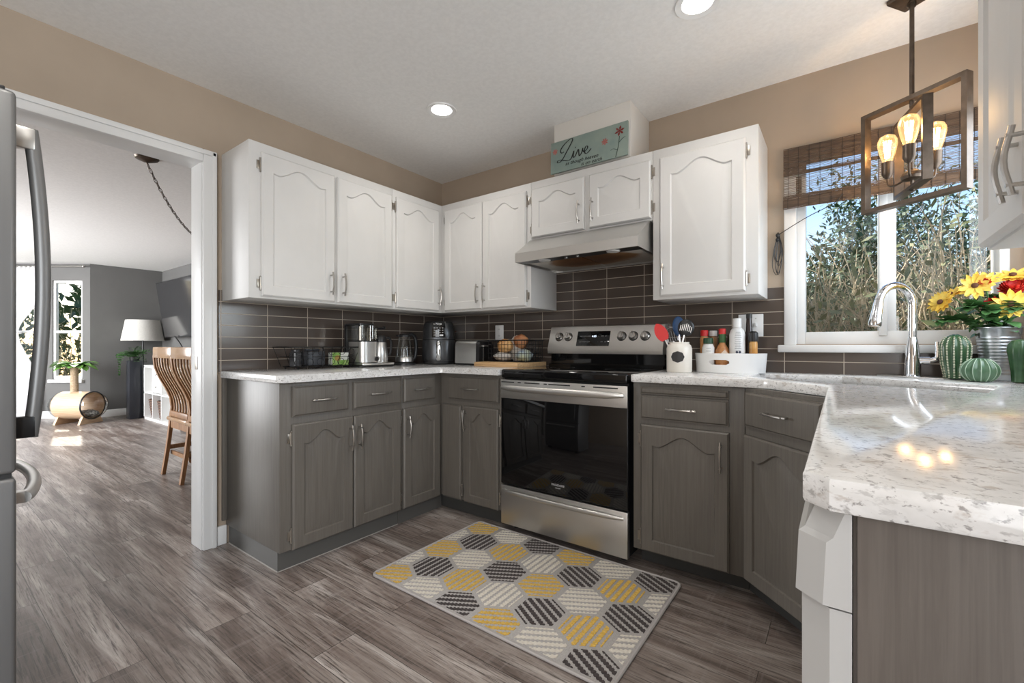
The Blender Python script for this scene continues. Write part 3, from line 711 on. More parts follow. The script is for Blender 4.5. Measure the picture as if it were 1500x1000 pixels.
HX0, HX1 = 1.106, 1.852
t = thing('range_hood', 'stainless steel under cabinet range hood above the stove', 'range hood', (1.48, -.25, 1.545))
prof = [(-.008,1.545),(-.008,1.706),(-.335,1.706),(-.495,1.598),(-.498,1.545),(-.486,1.545),(-.486,1.558),(-.02,1.558),(-.02,1.545)]
b = MB(); b.loops([[(HX0, y, z) for y, z in prof], [(HX1, y, z) for y, z in prof]], 0, True, False, False)
for x in (HX0, HX1):
    b.poly([(x,-.008,1.545),(x,-.008,1.706),(x,-.335,1.706),(x,-.495,1.598),(x,-.498,1.545)])
b.build('shell', M['steel'], t, world=True, recalc=False)
MB().box(HX0+.003, HX1-.003, -.486, -.40, 1.547, 1.557).build('light_strip', M['black'], t, world=True)
def filt():
    m, tt, bb = nt('stain_and_reflection_filter'); setp(bb, Metallic=.6, Roughness=.42)
    v = coords(tt); f = noise(tt, v, 5.5, 3)
    g = tt.nodes.new('ShaderNodeTexGradient'); g.gradient_type = 'SPHERICAL'
    mp = tt.nodes.new('ShaderNodeMapping'); mp.inputs['Location'].default_value = (-.0*3, .28*3.2, 0); mp.inputs['Scale'].default_value = (2.6, 4.2, 0)
    c = tt.nodes.new('ShaderNodeTexCoord'); tt.links.new(c.outputs['Object'], mp.inputs[0])
    mp.inputs['Location'].default_value = (0, .12, 0)
    tt.links.new(mp.outputs[0], g.inputs[0])
    mm = tt.nodes.new('ShaderNodeMath'); mm.operation = 'MULTIPLY_ADD'; mm.inputs[1].default_value = .5; tt.links.new(f, mm.inputs[0]); tt.links.new(g.outputs['Fac'], mm.inputs[2])
    col = ramp(tt, mm.outputs[0], [(.50, (.62,.58,.52)), (.62, (.36,.19,.08)), (.85, (.16,.07,.025))])  # brown stain and orange-brown reflection both painted into the mesh colour
    tt.links.new(col, bb.inputs['Base Color']); return m
FM = filt()
for x0, x1 in ((HX0+.035, 1.477), (1.487, HX1-.035)):
    MB().box(x0, x1, -.392, -.045, 1.550, 1.5575, bev=.002).build('filter', FM, t, world=True)
for x in (1.28, 1.70): MB().lathe([(.036, 0), (.032, -.004)], (x, -.444, 1.547), 24).build('hood_light', mat('frosted_hood_lens', (.75,.75,.74), .3), t, world=True)
for x in (1.42, 1.49): MB().cyl((x, -.44, 1.541), .009, 0, .006, 14).build('button', M['nickel'], t, world=True)

# ------------------------------------------------------------------ fridge
t = thing('refrigerator', 'grey steel refrigerator with bow handles cut by the left edge', 'refrigerator', (.45, -2.85, 0))
MB().box(.03, .862, -3.22, -2.535, .02, 1.72, bev=.006).build('body', M['fridge'], t, world=True)
d = MB().box(.03, .872, -2.525, -2.452, .712, 1.738, bev=.012, seg=3).build('door', M['fridge'], t, world=True)
b = MB(); n = 24; P = []
for i in range(n+1):
    s_ = i/n; P.append((.795, -2.419+.026*sin(pi*min(1, s_*1.0))**.9, .795+.875*s_))
b.tube(P, .0165, 14, flat=.85, up=(0,1,0)); b.build('handle', M['fridge'], d, world=True)
for z in (.825, 1.64): MB().box(.780, .810, -2.455, -2.410, z-.030, z+.030, bev=.004).build('handle_bracket', M['steel_v'] if z > 1 else M['black'], d, world=True)
d = MB().box(.03, .872, -2.525, -2.452, .06, .700, bev=.012, seg=3).build('freezer_drawer', M['fridge'], t, world=True)
b = MB(); P = []
for i in range(n+1):
    s_ = i/n; P.append((.10+.70*s_, -2.432+.052*sin(pi*s_)**.7, .628))
b.tube(P, .0165, 14, flat=1.0, up=(0,0,1))
for x in (.115, .785): b.box(x-.016, x+.016, -2.455, -2.425, .612, .644, bev=.003)
b.build('handle', M['steel_v'], d, world=True)
MB().box(.05, .86, -2.50, -2.46, .70, .712).build('gasket', M['grout_shadow'], t, world=True)
MB().box(.60, .84, -2.52, -2.47, 1.738, 1.756, bev=.003).build('hinge_cover', M['black'], t, world=True)
for x in (.1, .8): MB().box(x-.03, x+.03, -2.6, -2.5, 0, .06).build('foot', M['black'], t, world=True)

# ------------------------------------------------------------------ rug
def clip_poly(P, H):
    for i in range(len(H)):
        a, c = H[i], H[(i+1) % len(H)]; out = []
        side = lambda p: (c[0]-a[0])*(p[1]-a[1])-(c[1]-a[1])*(p[0]-a[0])
        for j in range(len(P)):
            p, q_ = P[j], P[(j+1) % len(P)]; sp, sq = side(p), side(q_)
            if sp >= 0: out.append(p)
            if sp*sq < 0: k = sp/(sp-sq); out.append((p[0]+(q_[0]-p[0])*k, p[1]+(q_[1]-p[1])*k))
        P = out
        if len(P) < 3: return []
    return P
rx0, rx1, ry0, ry1 = .918, 2.092, -1.362, -.602
t = thing('kitchen_rug', 'grey kitchen rug with yellow, cream and charcoal striped hexagons before the stove', 'rug', (1.5, -.98, 0))
b = MB()
rc = []
for (cx_, cy_, a0) in ((rx1-.03, ry1-.03, 0), (rx0+.03, ry1-.03, 90), (rx0+.03, ry0+.03, 180), (rx1-.03, ry0+.03, 270)):
    for k in range(6): a = radians(a0+18*k); rc.append((cx_+.03*cos(a), cy_+.03*sin(a)))
b.prism(rc, .0005, .009, bev=.003)
base = b.build('rug_base', mottled('grey_rug_pile', (.36,.34,.325), (.45,.43,.41), 260, .95, bmp=.5), t, world=True)
b = MB(); b.tube([(p[0]*.997+.0045, p[1]*.997-.003, .007) for p in rc], .006, 8, closed=True, up=(0,0,1)); b.build('bound_edge', mat('grey_rug_binding', (.40,.375,.36), .9), t, world=True)
tuft = MB(); RR = .100
def stripes(cx_, cy_, ang, m):
    hexp = [(cx_+RR*cos(radians(90+60*k)), cy_+RR*sin(radians(90+60*k))*1.0) for k in range(6)]
    rect = [(rx0+.014, ry0+.014), (rx1-.014, ry0+.014), (rx1-.014, ry1-.014), (rx0+.014, ry1-.014)]
    a = radians(ang); d = (cos(a), sin(a)); n_ = (-d[1], d[0]); cnt = 6; pitch = RR*1.78/cnt
    for k in range(cnt+1):
        o_ = (k-cnt/2)*pitch
        segs = 26
        for j in range(segs):   # knobbly yarn: short blocks of alternating width
            l0, l1 = -RR+2*RR*j/segs, -RR+2*RR*(j+1)/segs; w_ = pitch*(.30 if j % 2 else .21)
            P = [(cx_+d[0]*l+n_[0]*(o_+s_*w_), cy_+d[1]*l+n_[1]*(o_+s_*w_)) for l, s_ in ((l0,-1),(l1,-1),(l1,1),(l0,1))]
            P = clip_poly(P, hexp)
            if len(P) >= 3: P = clip_poly(P, rect)
            if len(P) >= 3:
                z1 = .0115 if j % 2 else .0105
                lo = [tuft.v((p[0], p[1], .0088)) for p in P]; hi = [tuft.v((p[0], p[1], z1)) for p in P]
                tuft.f(hi, m)
                for i in range(len(P)): tuft.f([lo[i], lo[(i+1) % len(P)], hi[(i+1) % len(P)], hi[i]], m)
for r in range(5):
    y = -.655-.1645*r
    if r % 2 == 0: row = [(1.0,0,30),(1.2,1,30),(1.4,2,30),(1.6,0,30),(1.8,1,30),(2.0,2,-30)]
    else: row = [(.90,1,30),(1.1,2,90),(1.3,0,90),(1.5,1,90),(1.7,2,-30),(1.9,0,90),(2.1,1,30)]
    for x, m, a in row: stripes(x, y, a, m)
tuft.build('striped_hexagons', [mottled('mustard_yarn', (.56,.35,.06), (.70,.47,.12), 90, .95), mottled('cream_yarn', (.62,.57,.49), (.72,.68,.60), 90, .95), mottled('charcoal_yarn', (.045,.036,.036), (.075,.062,.06), 90, .95)], t, world=True, recalc=False, flat=True)

# ------------------------------------------------------------------ things on the left worktop
Z = ZT+.0005
def ring3(b, x0, x1, y0, y1, z, r, m=0, rad=.02):
    P = []
    for cx_, cy_, a0 in ((x1-rad, y1-rad, 0), (x0+rad, y1-rad, 90), (x0+rad, y0+rad, 180), (x1-rad, y0+rad, 270)):
        for k in range(5): a = radians(a0+22.5*k); P.append((cx_+rad*cos(a), cy_+rad*sin(a), z))
    b.tube(P, r, 6, m, closed=True, up=(0,0,1))
t = thing('wire_basket', 'black scrolled wire basket of packets on the left worktop', 'basket', (.145, -1.17, Z))
b = MB(); x0, x1, y0, y1 = -.09, .09, -.205, .205
ring3(b, x0-.01, x1+.01, y0-.02, y1+.02, .125, .004); b.build('rim', M['black_metal'], t)
b = MB(); ring3(b, x0+.01, x1-.01, y0+.03, y1-.03, .014, .003); ring3(b, x0+.004, x1-.004, y0+.015, y1-.015, .07, .002)
for i in range(5):
    y = y0+.05+(y1-y0-.1)*i/4; b.tube([(x0+.012, y, .012), (x1-.012, y, .012)], .0018, 6)
for i in range(8):
    y = y0+(y1-y0)*i/7; y_ = y*.88
    for x, x_ in ((x0-.01, x0+.01), (x1+.01, x1-.01)): b.tube([(x, y*1.05, .125), (x_, y_, .013)], .0018, 6)
b.build('wire_frame', M['black_metal'], t)
b = MB()
for i in range(6):
    y = y0+.04+i*.065
    b.tube([(x1+.006+.0*k, y+.020*cos(2*pi*k/14), .098+.018*sin(2*pi*k/14)) for k in range(14)], .0016, 6, closed=True, up=(1,0,0))
    b.tube([(x1-.004, y+.022*cos(2*pi*k/14), .040+.020*sin(2*pi*k/14)) for k in range(14)], .0016, 6, closed=True, up=(1,0,0))
b.build('scroll_work', M['black_metal'], t)
b = MB()
for y in (-.16, .16):
    for x in (-.07, .07): b.ball((x, y, .006), .006, seg=8, rows=6)
b.build('foot', M['black_metal'], t)
o = MB(); o.box(-.05, .055, -.055, .055, 0, .085, bev=.012); o.box(-.03, .0, -.04, .05, .085, .10, bev=.006)
o = o.build('packet', mottled('dark_blue_grey_wrapper', (.03,.034,.042), (.07,.075,.085), 18, .35)); o.location = (.13, -1.20, Z+.017); tag(o, 'dark crinkled packet in the middle of the wire basket', 'packet')
o = MB().lathe([(.030, 0), (.033, .004), (.033, .075), (.024, .085), (.024, .095)], seg=18).build('jar', mottled('dark_jar_glass', (.02,.02,.022), (.07,.07,.075), 20, .2)); o.location = (.15, -1.31, Z+.016); tag(o, 'small dark jar at the left end of the wire basket', 'jar')
t = thing('snack_box', 'green and white snack box at the right end of wire basket', 'box', (.175, -1.055, Z+.017))
MB().box(-.022, .022, -.055, .055, 0, .075, bev=.002).build('carton', mat('white_card', (.70,.72,.66), .5), t)
b = MB(); b.box(.0222, .0228, -.055, .0, .0, .075); b.box(.0222, .0228, .0, .054, .0, .03); b.build('green_print', mottled('green_print', (.12,.30,.04), (.36,.52,.16), 26, .5), t)
b = MB(); b.tube([(.0235, -.022, .042), (.0255, -.022, .042)], .018, 16); b.build('cookie_picture', mat('tan_print', (.40,.26,.07), .5), t)

# coffee maker: local +x towards the room
t = thing('coffee_maker', 'steel coffee maker with clear water tank on the left worktop', 'coffee maker', (.20, -.885, Z))
b = MB(); b.box(-.09, .085, -.095, .165, .0, .010, bev=.004); b.build('foot_plate', M['black'], t)
b = MB(); b.box(-.088, .088, -.080, .165, .010, .026, bev=.006); b.build('base_ring', M['steel_v'], t)
b = MB(); b.box(-.095, -.070, -.088, .020, .010, .270, bev=.006); b.build('spine', M['black'], t)
b = MB()
def rr(x0, x1, y0, y1, z, rad):
    P = []
    for cx_, cy_, a0 in ((x1-rad, y1-rad, 0), (x0+rad, y1-rad, 90), (x0+rad, y0+rad, 180), (x1-rad, y0+rad, 270)):
        for k in range(6): a = radians(a0+18*k); P.append((cx_+rad*cos(a), cy_+rad*sin(a), z))
    return P
b.loops([rr(-.085, .080, -.082, .060, z, .045) for z in (.030, .158)], 0, True, True, True); b.build('boiler_housing', M['steel'], t)
b = MB(); b.loops([rr(-.085, .080, -.082, .060, z, .045) for z in (.158, .166)], 0, True, True, True); b.build('collar', M['black'], t)
b = MB(); b.loops([rr(-.082, .076, -.086, -.020, .167, .02), rr(-.082, .076, -.086, -.020, .262, .02)], 0, True, True, False)
b.loops([rr(-.060, .072, -.016, .058, .167, .03), rr(-.060, .072, -.016, .058, .260, .03)], 0, True, True, False); b.build('water_tank', M['smoke'], t)
b = MB(); b.tube([(.02, -.05, .167), (.02, -.05, .255)], .010, 10); b.tube([(.0, .02, .167), (.0, .02, .25)], .008, 10); b.build('heating_tube', M['steel_v'], t)
b = MB(); b.loops([rr(-.086, .080, -.092, .020, z, .02) for z in (.262, .272)], 0, True, True, True); b.build('tank_lid', M['black'], t)
b = MB(); b.tube([(-.02, .03, .252), (-.02, .10, .250), (-.02, .165, .249)], .0075, 8, flat=1.8); b.ball((-.02, .165, .252), .011); b.build('brew_arm', M['black'], t)
b = MB(); b.tube([(.080, .030, .050), (.087, .030, .050)], .014, 16); b.build('switch', M['black'], t)
t = thing('thermal_carafe', 'steel thermal carafe with black lid standing in the coffee maker', 'carafe', (.205, -.775, Z+.0265))
MB().lathe([(.050, 0), (.052, .004), (.050, .06), (.043, .126), (.041, .130)], seg=28).build('flask', M['steel_v'], t)
MB().lathe([(.042, .130), (.042, .160), (.036, .172), (.020, .175)], seg=24).build('lid', M['black'], t)
b = MB(); b.tube(spline([(.0, .040, .155), (.0, .075, .160), (.0, .092, .135), (.0, .092, .08), (.0, .080, .045)], 6), .0055, 8, flat=1.6, up=(1,0,0)); b.tube([(.0, .046, .05), (.0, .082, .047)], .005, 8); b.build('handle', M['black'], t)
# kettle
t = thing('glass_kettle', 'clear glass electric kettle with black handle on the left worktop', 'kettle', (.19, -.555, Z))
MB().lathe([(.080, 0), (.080, .010), (.070, .016), (.030, .018)], seg=28).build('power_base', M['black'], t)
MB().lathe([(.058, .020), (.061, .024), (.060, .052), (.058, .055)], seg=28).build('steel_base', M['steel_v'], t)
MB().lathe([(.058, .056), (.057, .09), (.048, .150), (.038, .195)], seg=32, cap0=False, cap1=False).build('glass_body', M['clear'], t)
b = MB(); b.lathe([(.039, .195), (.040, .205), (.034, .214), (.012, .217)], seg=24); b.box(-.02, .01, -.062, -.03, .197, .208, bev=.004); b.build('lid', M['black'], t)
b = MB(); b.tube(spline([(.0, .034, .205), (.0, .070, .212), (.0, .100, .185), (.0, .108, .12), (.0, .098, .055), (.0, .075, .028)], 8), .0105, 10, flat=1.3, up=(1,0,0)); b.tube([(0, .06, .028), (0, .09, .032)], .010, 8); b.build('handle', M['black'], t)
b = MB(); b.tube(spline([(-.12, .09, .006), (-.10, .15, .006), (-.05, .12, .006), (.0, .075, .006)], 6), .004, 6); b.build('power_cord', M['black'], t)
# air fryer, facing the room corner diagonal
t = thing('air_fryer', 'dark grey air fryer with chrome handle in the worktop corner', 'air fryer', (.262, -.292, Z), radians(45))
AF = mat('gunmetal_finish', (.075,.078,.083), .3, .75)
def rsq(r, z, k=.62, n=40):   # rounded square ring
    P = []
    for i in range(n):
        a = 2*pi*i/n; c, s_ = cos(a), sin(a); e = 2.9
        f = (abs(c)**e+abs(s_)**e)**(-1/e); P.append((r*f*c, r*f*s_, z))
    return P
b = MB(); b.loops([rsq(.108, 0), rsq(.114, .006), rsq(.116, .028)], 0, True, True, True); b.build('base', M['black'], t)
b = MB(); b.loops([rsq(.118, .029), rsq(.121, .05), rsq(.119, .168), rsq(.117, .174)], 0, True, True, True); b.build('basket_drawer', AF, t)
b = MB(); b.loops([rsq(.117, .176), rsq(.119, .182), rsq(.110, .285), rsq(.104, .297)], 0, True, True, True); b.build('upper_housing', AF, t)
b = MB(); b.loops([rsq(.104, .297), rsq(.100, .304), rsq(.07, .312)], 0, True, True, True); b.build('cap', M['black'], t)
PA = frame((0, -.120, .192), (1,0,0), (0,.09,.996), (0,-.996,.09))
b = MB(); b.M = PA; b.box(-.048, .048, 0, .118, -.012, .004, bev=.006); pn = b.build('control_panel', M['black_gloss'], t)
b = MB(); b.M = PA; b.mesh(text_mesh('Ninja', .020, .1, .0001), Matrix.Translation((0, .092, .0044)))
b.build('maker_mark', mat('white_print', (.75,.75,.75), .4), pn, recalc=False, flat=True)
b = MB(); b.M = PA; 
for r_ in range(4):
    for c_ in range(4): b.box(-.034+.019*c_, -.024+.019*c_, .014+.017*r_, .021+.017*r_, .0042, .0046)
b.build('buttons', mat('grey_button_print', (.22,.22,.22), .4), pn)
b = MB(); b.M = PA; b.box(.008, .032, .010, .022, .0046, .005); b.build('start_button', mat('pale_button', (.6,.6,.6), .4), pn)
b = MB(); b.tube(spline([(0, -.118, .160), (0, -.150, .155), (0, -.158, .10), (0, -.150, .045), (0, -.120, .038)], 6), .0135, 12, flat=1.3, up=(0,-1,0)); b.build('handle', M['chrome'], t)
# toaster
t = thing('toaster', 'brushed steel toaster with black lever end by cutting board', 'toaster', (.575, -.255, Z))
def sidep(x, w, h):  # rounded top section in y,z
    P = [(x, -w, .012), (x, -w*.97, h-.03)]
    for k in range(1, 6): a = radians(18*k); P.append((x, -w*.97+.03*(1-cos(a))*1.0, h-.03+.03*sin(a)))
    P += [(x, -p[1], p[2]) for p in P[::-1]]; return P
b = MB(); b.loops([sidep(-.115, .070, .150), sidep(-.105, .082, .170), sidep(.085, .082, .170)], 0, True, True, True); b.build('shell', M['steel_v'], t)
b = MB(); b.loops([sidep(.085, .080, .168), sidep(.112, .078, .160)], 0, True, True, True); b.box(-.105, .105, -.075, .075, 0, .012); b.build('end_cap', M['black'], t)
b = MB(); b.box(.112, .135, -.055, -.005, .125, .138, bev=.004); b.build('lever', M['steel_v'], t)
b = MB(); b.box(.112, .114, -.034, -.028, .03, .12); b.build('lever_slot', M['nickel'], t)
b = MB(); b.box(-.085, .075, -.045, -.018, .168, .1715); b.box(-.085, .075, .018, .045, .168, .1715); b.build('bread_slots', M['grout_shadow'], t)
# board and bread basket
o = MB().box(-.175, .175, -.165, .165, 0, .028, bev=.003).build('cutting_board', M['maple']); o.location = (.900, -.262, Z); tag(o, 'thick maple cutting board lying left of the stove', 'cutting board')
ZB = Z+.0285
t = thing('wire_basket', 'black mesh wire basket holding bread bags on the cutting board', 'basket', (.912, -.225, ZB))
b = MB(); x0, x1, y0, y1, hh = -.158, .158, -.105, .105, .140
ring3(b, x0, x1, y0, y1, hh, .0045, rad=.012); b.build('rim', M['black_metal'], t)
b = MB()
for i in range(1, 5): ring3(b, x0+.004, x1-.004, y0+.004, y1-.004, hh*i/5, 0.0016, rad=.012)
for i in range(12):
    x = x0+.012+(x1-x0-.024)*i/11
    for y in (y0+.004, y1-.004): b.tube([(x, y, 0.002), (x, y, hh)], 0.0016, 5)
for i in range(8):
    y = y0+.012+(y1-y0-.024)*i/7
    for x in (x0+.004, x1-.004): b.tube([(x, y, 0.002), (x, y, hh)], 0.0016, 5)
b.build('wire_sides', M['black_metal'], t)
b = MB()
ring3(b, x0+.004, x1-.004, y0+.004, y1-.004, .0022, .002, rad=.012)
for i in range(10): b.tube([(x0+.02+i*.031, y0+.004, .0022), (x0+.02+i*.031, y1-.004, .0022)], 0.0016, 5)
b.build('wire_floor', M['black_metal'], t)
def lumpy(b, c, r, seed, amp=.14, m=0, seg=22, rows=14):
    n0 = len(b.bm.verts); b.ball((0,0,0), (1,1,1), m, seg, rows); b.bm.verts.ensure_lookup_table()
    for v in list(b.bm.verts)[n0:]:
        k = 1+amp*mnoise.noise(v.co*1.7+Vector((seed*3.1, seed, 0)))+amp*.5*mnoise.noise(v.co*5+Vector((seed, 0, seed)))
        v.co = Vector((v.co.x*r[0]*k+c[0], v.co.y*r[1]*k+c[1], v.co.z*r[2]*k+c[2]))
    return b
def bag(name, label, loc, r, mt, seed, extra=None):
    b = lumpy(MB(), (0, 0, r[2]), r, seed, .16); o = b.build(name, mt); o.location = loc; tag(o, label, 'bread'); return o
bag('bread_loaf', 'golden brown bread loaf in a clear bag, front of mesh basket', (.845, -.250, ZB+.058), (.060, .045, .046), mottled('golden_crust', (.46,.20,.05), (.72,.46,.20), 16, .35), 1)
bag('bread_loaf', 'reddish brown loaf sticking out on top of the mesh basket', (.950, -.215, ZB+.086), (.054, .040, .048), mottled('red_brown_crust', (.30,.10,.035), (.52,.25,.11), 16, .35), 2)
bag('bread_bag', 'white crinkled bread bag at the bottom left of the mesh basket', (.830, -.245, ZB+.003), (.068, .070, .030), mottled('white_film', (.45,.43,.40), (.68,.66,.62), 30, .3), 3)
bag('bread_bag', 'pale upright bread bag behind the golden loaf', (.895, -.185, ZB+.004), (.062, .040, .083), mottled('pale_film', (.45,.42,.38), (.70,.68,.63), 26, .3), 4)
bag('bread_bag', 'green and blue printed bread bag lying at right in mesh basket', (.995, -.245, ZB+.003), (.062, .050, .038), mottled('green_blue_film', (.22,.30,.42), (.58,.62,.42), 14, .3), 5)
# wall plates
t = thing('wall_outlet', 'white duplex wall outlet on the tiles behind the toaster', 'outlet', (.611, -.0085, 1.15))
MB().box(-.038, .038, -.005, 0, -.056, .056, bev=.002).build('plate', M['plastic_white'], t)
b = MB()
for z in (-.024, .024): b.box(-.016, .016, -.0075, -.005, z-.017, z+.017, bev=.002)
b.build('socket_face', M['trim'], t)
b = MB()
for z in (-.024, .024):
    for x in (-.006, .006): b.box(x-.0012, x+.0012, -.0079, -.0075, z-.003, z+.007)
b.build('slots', M['black'], t)
t = thing('light_switch', 'white double switch plate on the tiles behind the white caddy', 'light switch', (2.276, -.0085, 1.16))
MB().box(-.058, .058, -.005, 0, -.058, .058, bev=.002).build('plate', M['plastic_white'], t)
b = MB(); b.box(.018, .030, -.018, -.004, -.006, .012, bev=.002); b.build('toggle', M['plastic_white'], t)
b = MB(); b.box(-.040, -.008, -.0075, -.005, -.034, .034, bev=.002); b.build('socket_face', M['trim'], t)
b = MB()
for z in (-.036, .036): b.tube([(.024, -.005, z), (.024, -.0062, z)], .003, 8)
b.build('screw', M['nickel'], t)

# ------------------------------------------------------------------ things right of the stove
t = thing('utensil_crock', 'cream ceramic utensil crock with black label right of stove', 'crock', (1.990, -.285, Z))
b = MB(); b.lathe([(.058, 0), (.061, .006), (.0615, .118), (.056, .136), (.048, .143), (.048, .152), (.0445, .152), (.0445, .140), (.052, .120), (.055, .01), (.01, .008)], seg=40, cap1=True); b.build('pot', M['ceramic'], t)
b = MB(); fa = Vector((.15, -.99, 0)).normalized(); P = []
def on_pot(u, z, rr=.0622): a = math.atan2(fa.y, fa.x)+u/rr; return (rr*cos(a), rr*sin(a), z)
rims = []
for g_ in (.02, .35, .7, 1):
    rims.append([b.v(on_pot(.032*g_*cos(a)*(1+.035*cos(8*a)), .078+.0275*g_*sin(a)*(1+.035*cos(8*a)), .0632)) for a in [2*pi*k/48 for k in range(48)]])
for A, B_ in zip(rims, rims[1:]):
    for k in range(48): b.f([A[k], A[(k+1) % 48], B_[(k+1) % 48], B_[k]])
b.f(rims[0])
b.build('chalk_label', M['slate'], t)
pc = Vector((1.990, -.285, Z))
def utensil(name, label, foot, lean, build):
    """lean: direction of the head (dx,dy,dz); local z runs along the handle"""
    o = thing(name, label, 'utensil', pc+Vector(foot))
    z_ = Vector(lean).normalized(); y_ = Vector((-.27, .96, 0)); y_ = (y_-z_*y_.dot(z_)).normalized(); x_ = y_.cross(z_)
    o.rotation_euler = Matrix((x_, y_, z_)).transposed().to_euler()
    build(o); return o
def u_spatula(o):
    MB().tube([(0,0,0), (0,0,.19)], .0055, 8).build('handle', M['steel_v'], o)
    b = MB(); P = [(.029*max(0, sin(pi*(.06+.94*k/10)**.85))**.6+.002, .172+.098*k/10) for k in range(11)]
    L = [(-w_, z) for w_, z in P][::-1]+[(w_, z) for w_, z in P]
    rings = [[(x, y, z) for x, z in L] for y in (-.007, .007)]; b.loops(rings, 0, True, True, True); b.build('silicone_head', M['red'], o)
utensil('spatula', 'red silicone spatula leaning left out of the crock', (.016, -.012, .012), (-.50, .02, .90), u_spatula)
def u_spoonula(o):
    MB().tube([(0,0,0), (0,0,.185)], .005, 8).build('handle', M['steel_v'], o)
    b = MB(); b.ball((0, 0, .222), (.030, .008, .052), seg=16, rows=10); b.build('silicone_head', M['blue'], o)
utensil('spoonula', 'navy blue silicone spoon standing in the middle of crock', (.010, .012, .012), (-.08, .03, .95), u_spoonula)
def u_masher(o):
    MB().tube([(0,0,0), (0,0,.15)], .005, 8).build('handle', M['steel_v'], o)
    b = MB()
    for k in range(5): x = -.022+.011*k; b.tube([(x, 0, .15+.01*abs(k-2)*.2), (x*1.1, .004, .205-.003*abs(k-2))], .0018, 6)
    b.tube([(-.024, 0, .150), (.024, 0, .150)], .0022, 6); b.tube(spline([(-.026, 0, .15), (-.029, 0, .19), (-.012, 0, .222), (.012, 0, .222), (.029, 0, .19), (.026, 0, .15)], 5), .0022, 6)
    b.build('slotted_head', M['steel_v'], o)
utensil('slotted_turner', 'steel slotted turner leaning beside the red spatula in crock', (-.002, .018, .012), (-.24, .10, .92), u_masher)
def u_server(o):
    MB().tube([(0,0,0), (0,0,.185)], .0055, 8).build('handle', M['steel_v'], o)
    b = MB(); b.ball((0, .0, .218), (.040, .010, .044), seg=18, rows=10); b.build('head', M['black'], o)
    b = MB()
    for k in range(7):
        x = -.026+.0087*k; zt = .240-.5*abs(x); b.box(x-.0010, x+.0010, -.0112, -.0075, zt-.036+.3*abs(x), zt)
    b.build('slot_lines', M['nickel'], o)
utensil('slotted_spoon', 'black slotted spoon with steel handle leaning right in crock', (-.014, -.006, .012), (.20, .05, .93), u_server)
o = MB().lathe([(.028, 0), (.030, .004), (.030, .085), (.022, .100)], seg=20).build('jar', mat('navy_jar', (.018,.05,.11), .3)); o.location = (2.065, -.068, Z); tag(o, 'navy blue jar behind crock and caddy on the tiles side', 'jar')

t = thing('countertop_caddy', 'white oval plastic caddy full of bottles right of the crock', 'caddy', (2.203, -.158, Z))
b = MB(); n = 72; a_, b2 = .158, .092; hh = .096; zs = [0, .020, .040, .064, .080, hh]
def oval(k, z, off): a = 2*pi*k/n; f = 1+.05*z/hh; return ((a_*f-off)*cos(a), (b2*f-off)*sin(a), z)
go = [[b.v(oval(k, z, 0)) for k in range(n)] for z in zs]; gi = [[b.v(oval(k, max(z, .004), .004)) for k in range(n)] for z in zs]
for g_ in (go, gi):
    for k in (48, 55): g_[2][k].co.z += .007; g_[3][k].co.z -= .007
for i in range(len(zs)-1):
    for k in range(n):
        k2 = (k+1) % n; hc = i == 2 and 48 <= k <= 54
        if hc: continue
        b.f([go[i][k], go[i][k2], go[i+1][k2], go[i+1][k]]); b.f([gi[i][k], gi[i+1][k], gi[i+1][k2], gi[i][k2]])
for k in range(n):
    k2 = (k+1) % n; b.f([go[-1][k], go[-1][k2], gi[-1][k2], gi[-1][k]])
for k in range(48, 55):
    b.f([go[2][k], gi[2][k], gi[2][k+1], go[2][k+1]]); b.f([go[3][k], go[3][k+1], gi[3][k+1], gi[3][k]])
b.f([go[2][48], go[3][48], gi[3][48], gi[2][48]]); b.f([go[2][55], gi[2][55], gi[3][55], go[3][55]])
b.f([go[0][k] for k in range(n)][::-1]); b.f([gi[0][k] for k in range(n)])
b.build('tray', M['plastic_white'], t, recalc=False, ang=40)
ZK = Z+.0045
BG = 'bottles and jars in the white caddy'
def bottle(name, label, x, y, parts, cat='bottle'):
    o = thing(name, label, cat, (x, y, ZK), 0, BG)
    for nm, prof, m in parts: MB().lathe(prof, seg=20).build(nm, m, o)
    return o
paper = mat('label_paper', (.70,.69,.66), .6)
spice = mottled('orange_brown_spice', (.42,.16,.05), (.60,.28,.10), 40, .35)
def text_lines(o, r, z0, z1, n, ang, m, w=.5):
    b = MB()
    for i in range(n):
        z = z0+(z1-z0)*i/max(1, n-1); h_ = (z1-z0)/n*.22; ww = w*(.65+.35*((i*37) % 10)/10)
        P = [ang-ww/2+ww*k/6 for k in range(7)]
        for p, q_ in zip(P, P[1:]): b.poly([(r*cos(p), r*sin(p), z), (r*cos(q_), r*sin(q_), z), (r*cos(q_), r*sin(q_), z+h_), (r*cos(p), r*sin(p), z+h_)])
    b.build('label_print', m, o, recalc=False, flat=True)
ink = mat('grey_ink', (.18,.19,.20), .6)
A0 = math.atan2(-.80, .45)-.25
o = bottle('spice_jar', 'orange spice jar with red cap at left in white caddy', 2.083, -.165, [('glass', [(.020, 0), (.021, .004), (.021, .165), (.017, .178)], spice), ('cap', [(.019, .180), (.019, .207), (.016, .210)], M['red'])], 'jar')
o = bottle('spice_jar', 'spice jar with white cap behind the red capped one', 2.118, -.125, [('glass', [(.020, 0), (.021, .004), (.021, .165), (.017, .178)], mottled('dark_spice', (.25,.12,.05), (.38,.2,.08), 30, .35)), ('cap', [(.019, .180), (.019, .205), (.016, .208)], M['plastic_white'])], 'jar')
o = bottle('spice_jar', 'white labelled jar with dark green cap at the caddy front', 2.110, -.200, [('body', [(.027, 0), (.029, .004), (.029, .120), (.022, .138)], paper), ('cap', [(.0235, .140), (.0235, .166), (.021, .169)], M['green_dark'])], 'jar')
text_lines(o, .0293, .088, .115, 3, A0, ink, .9)
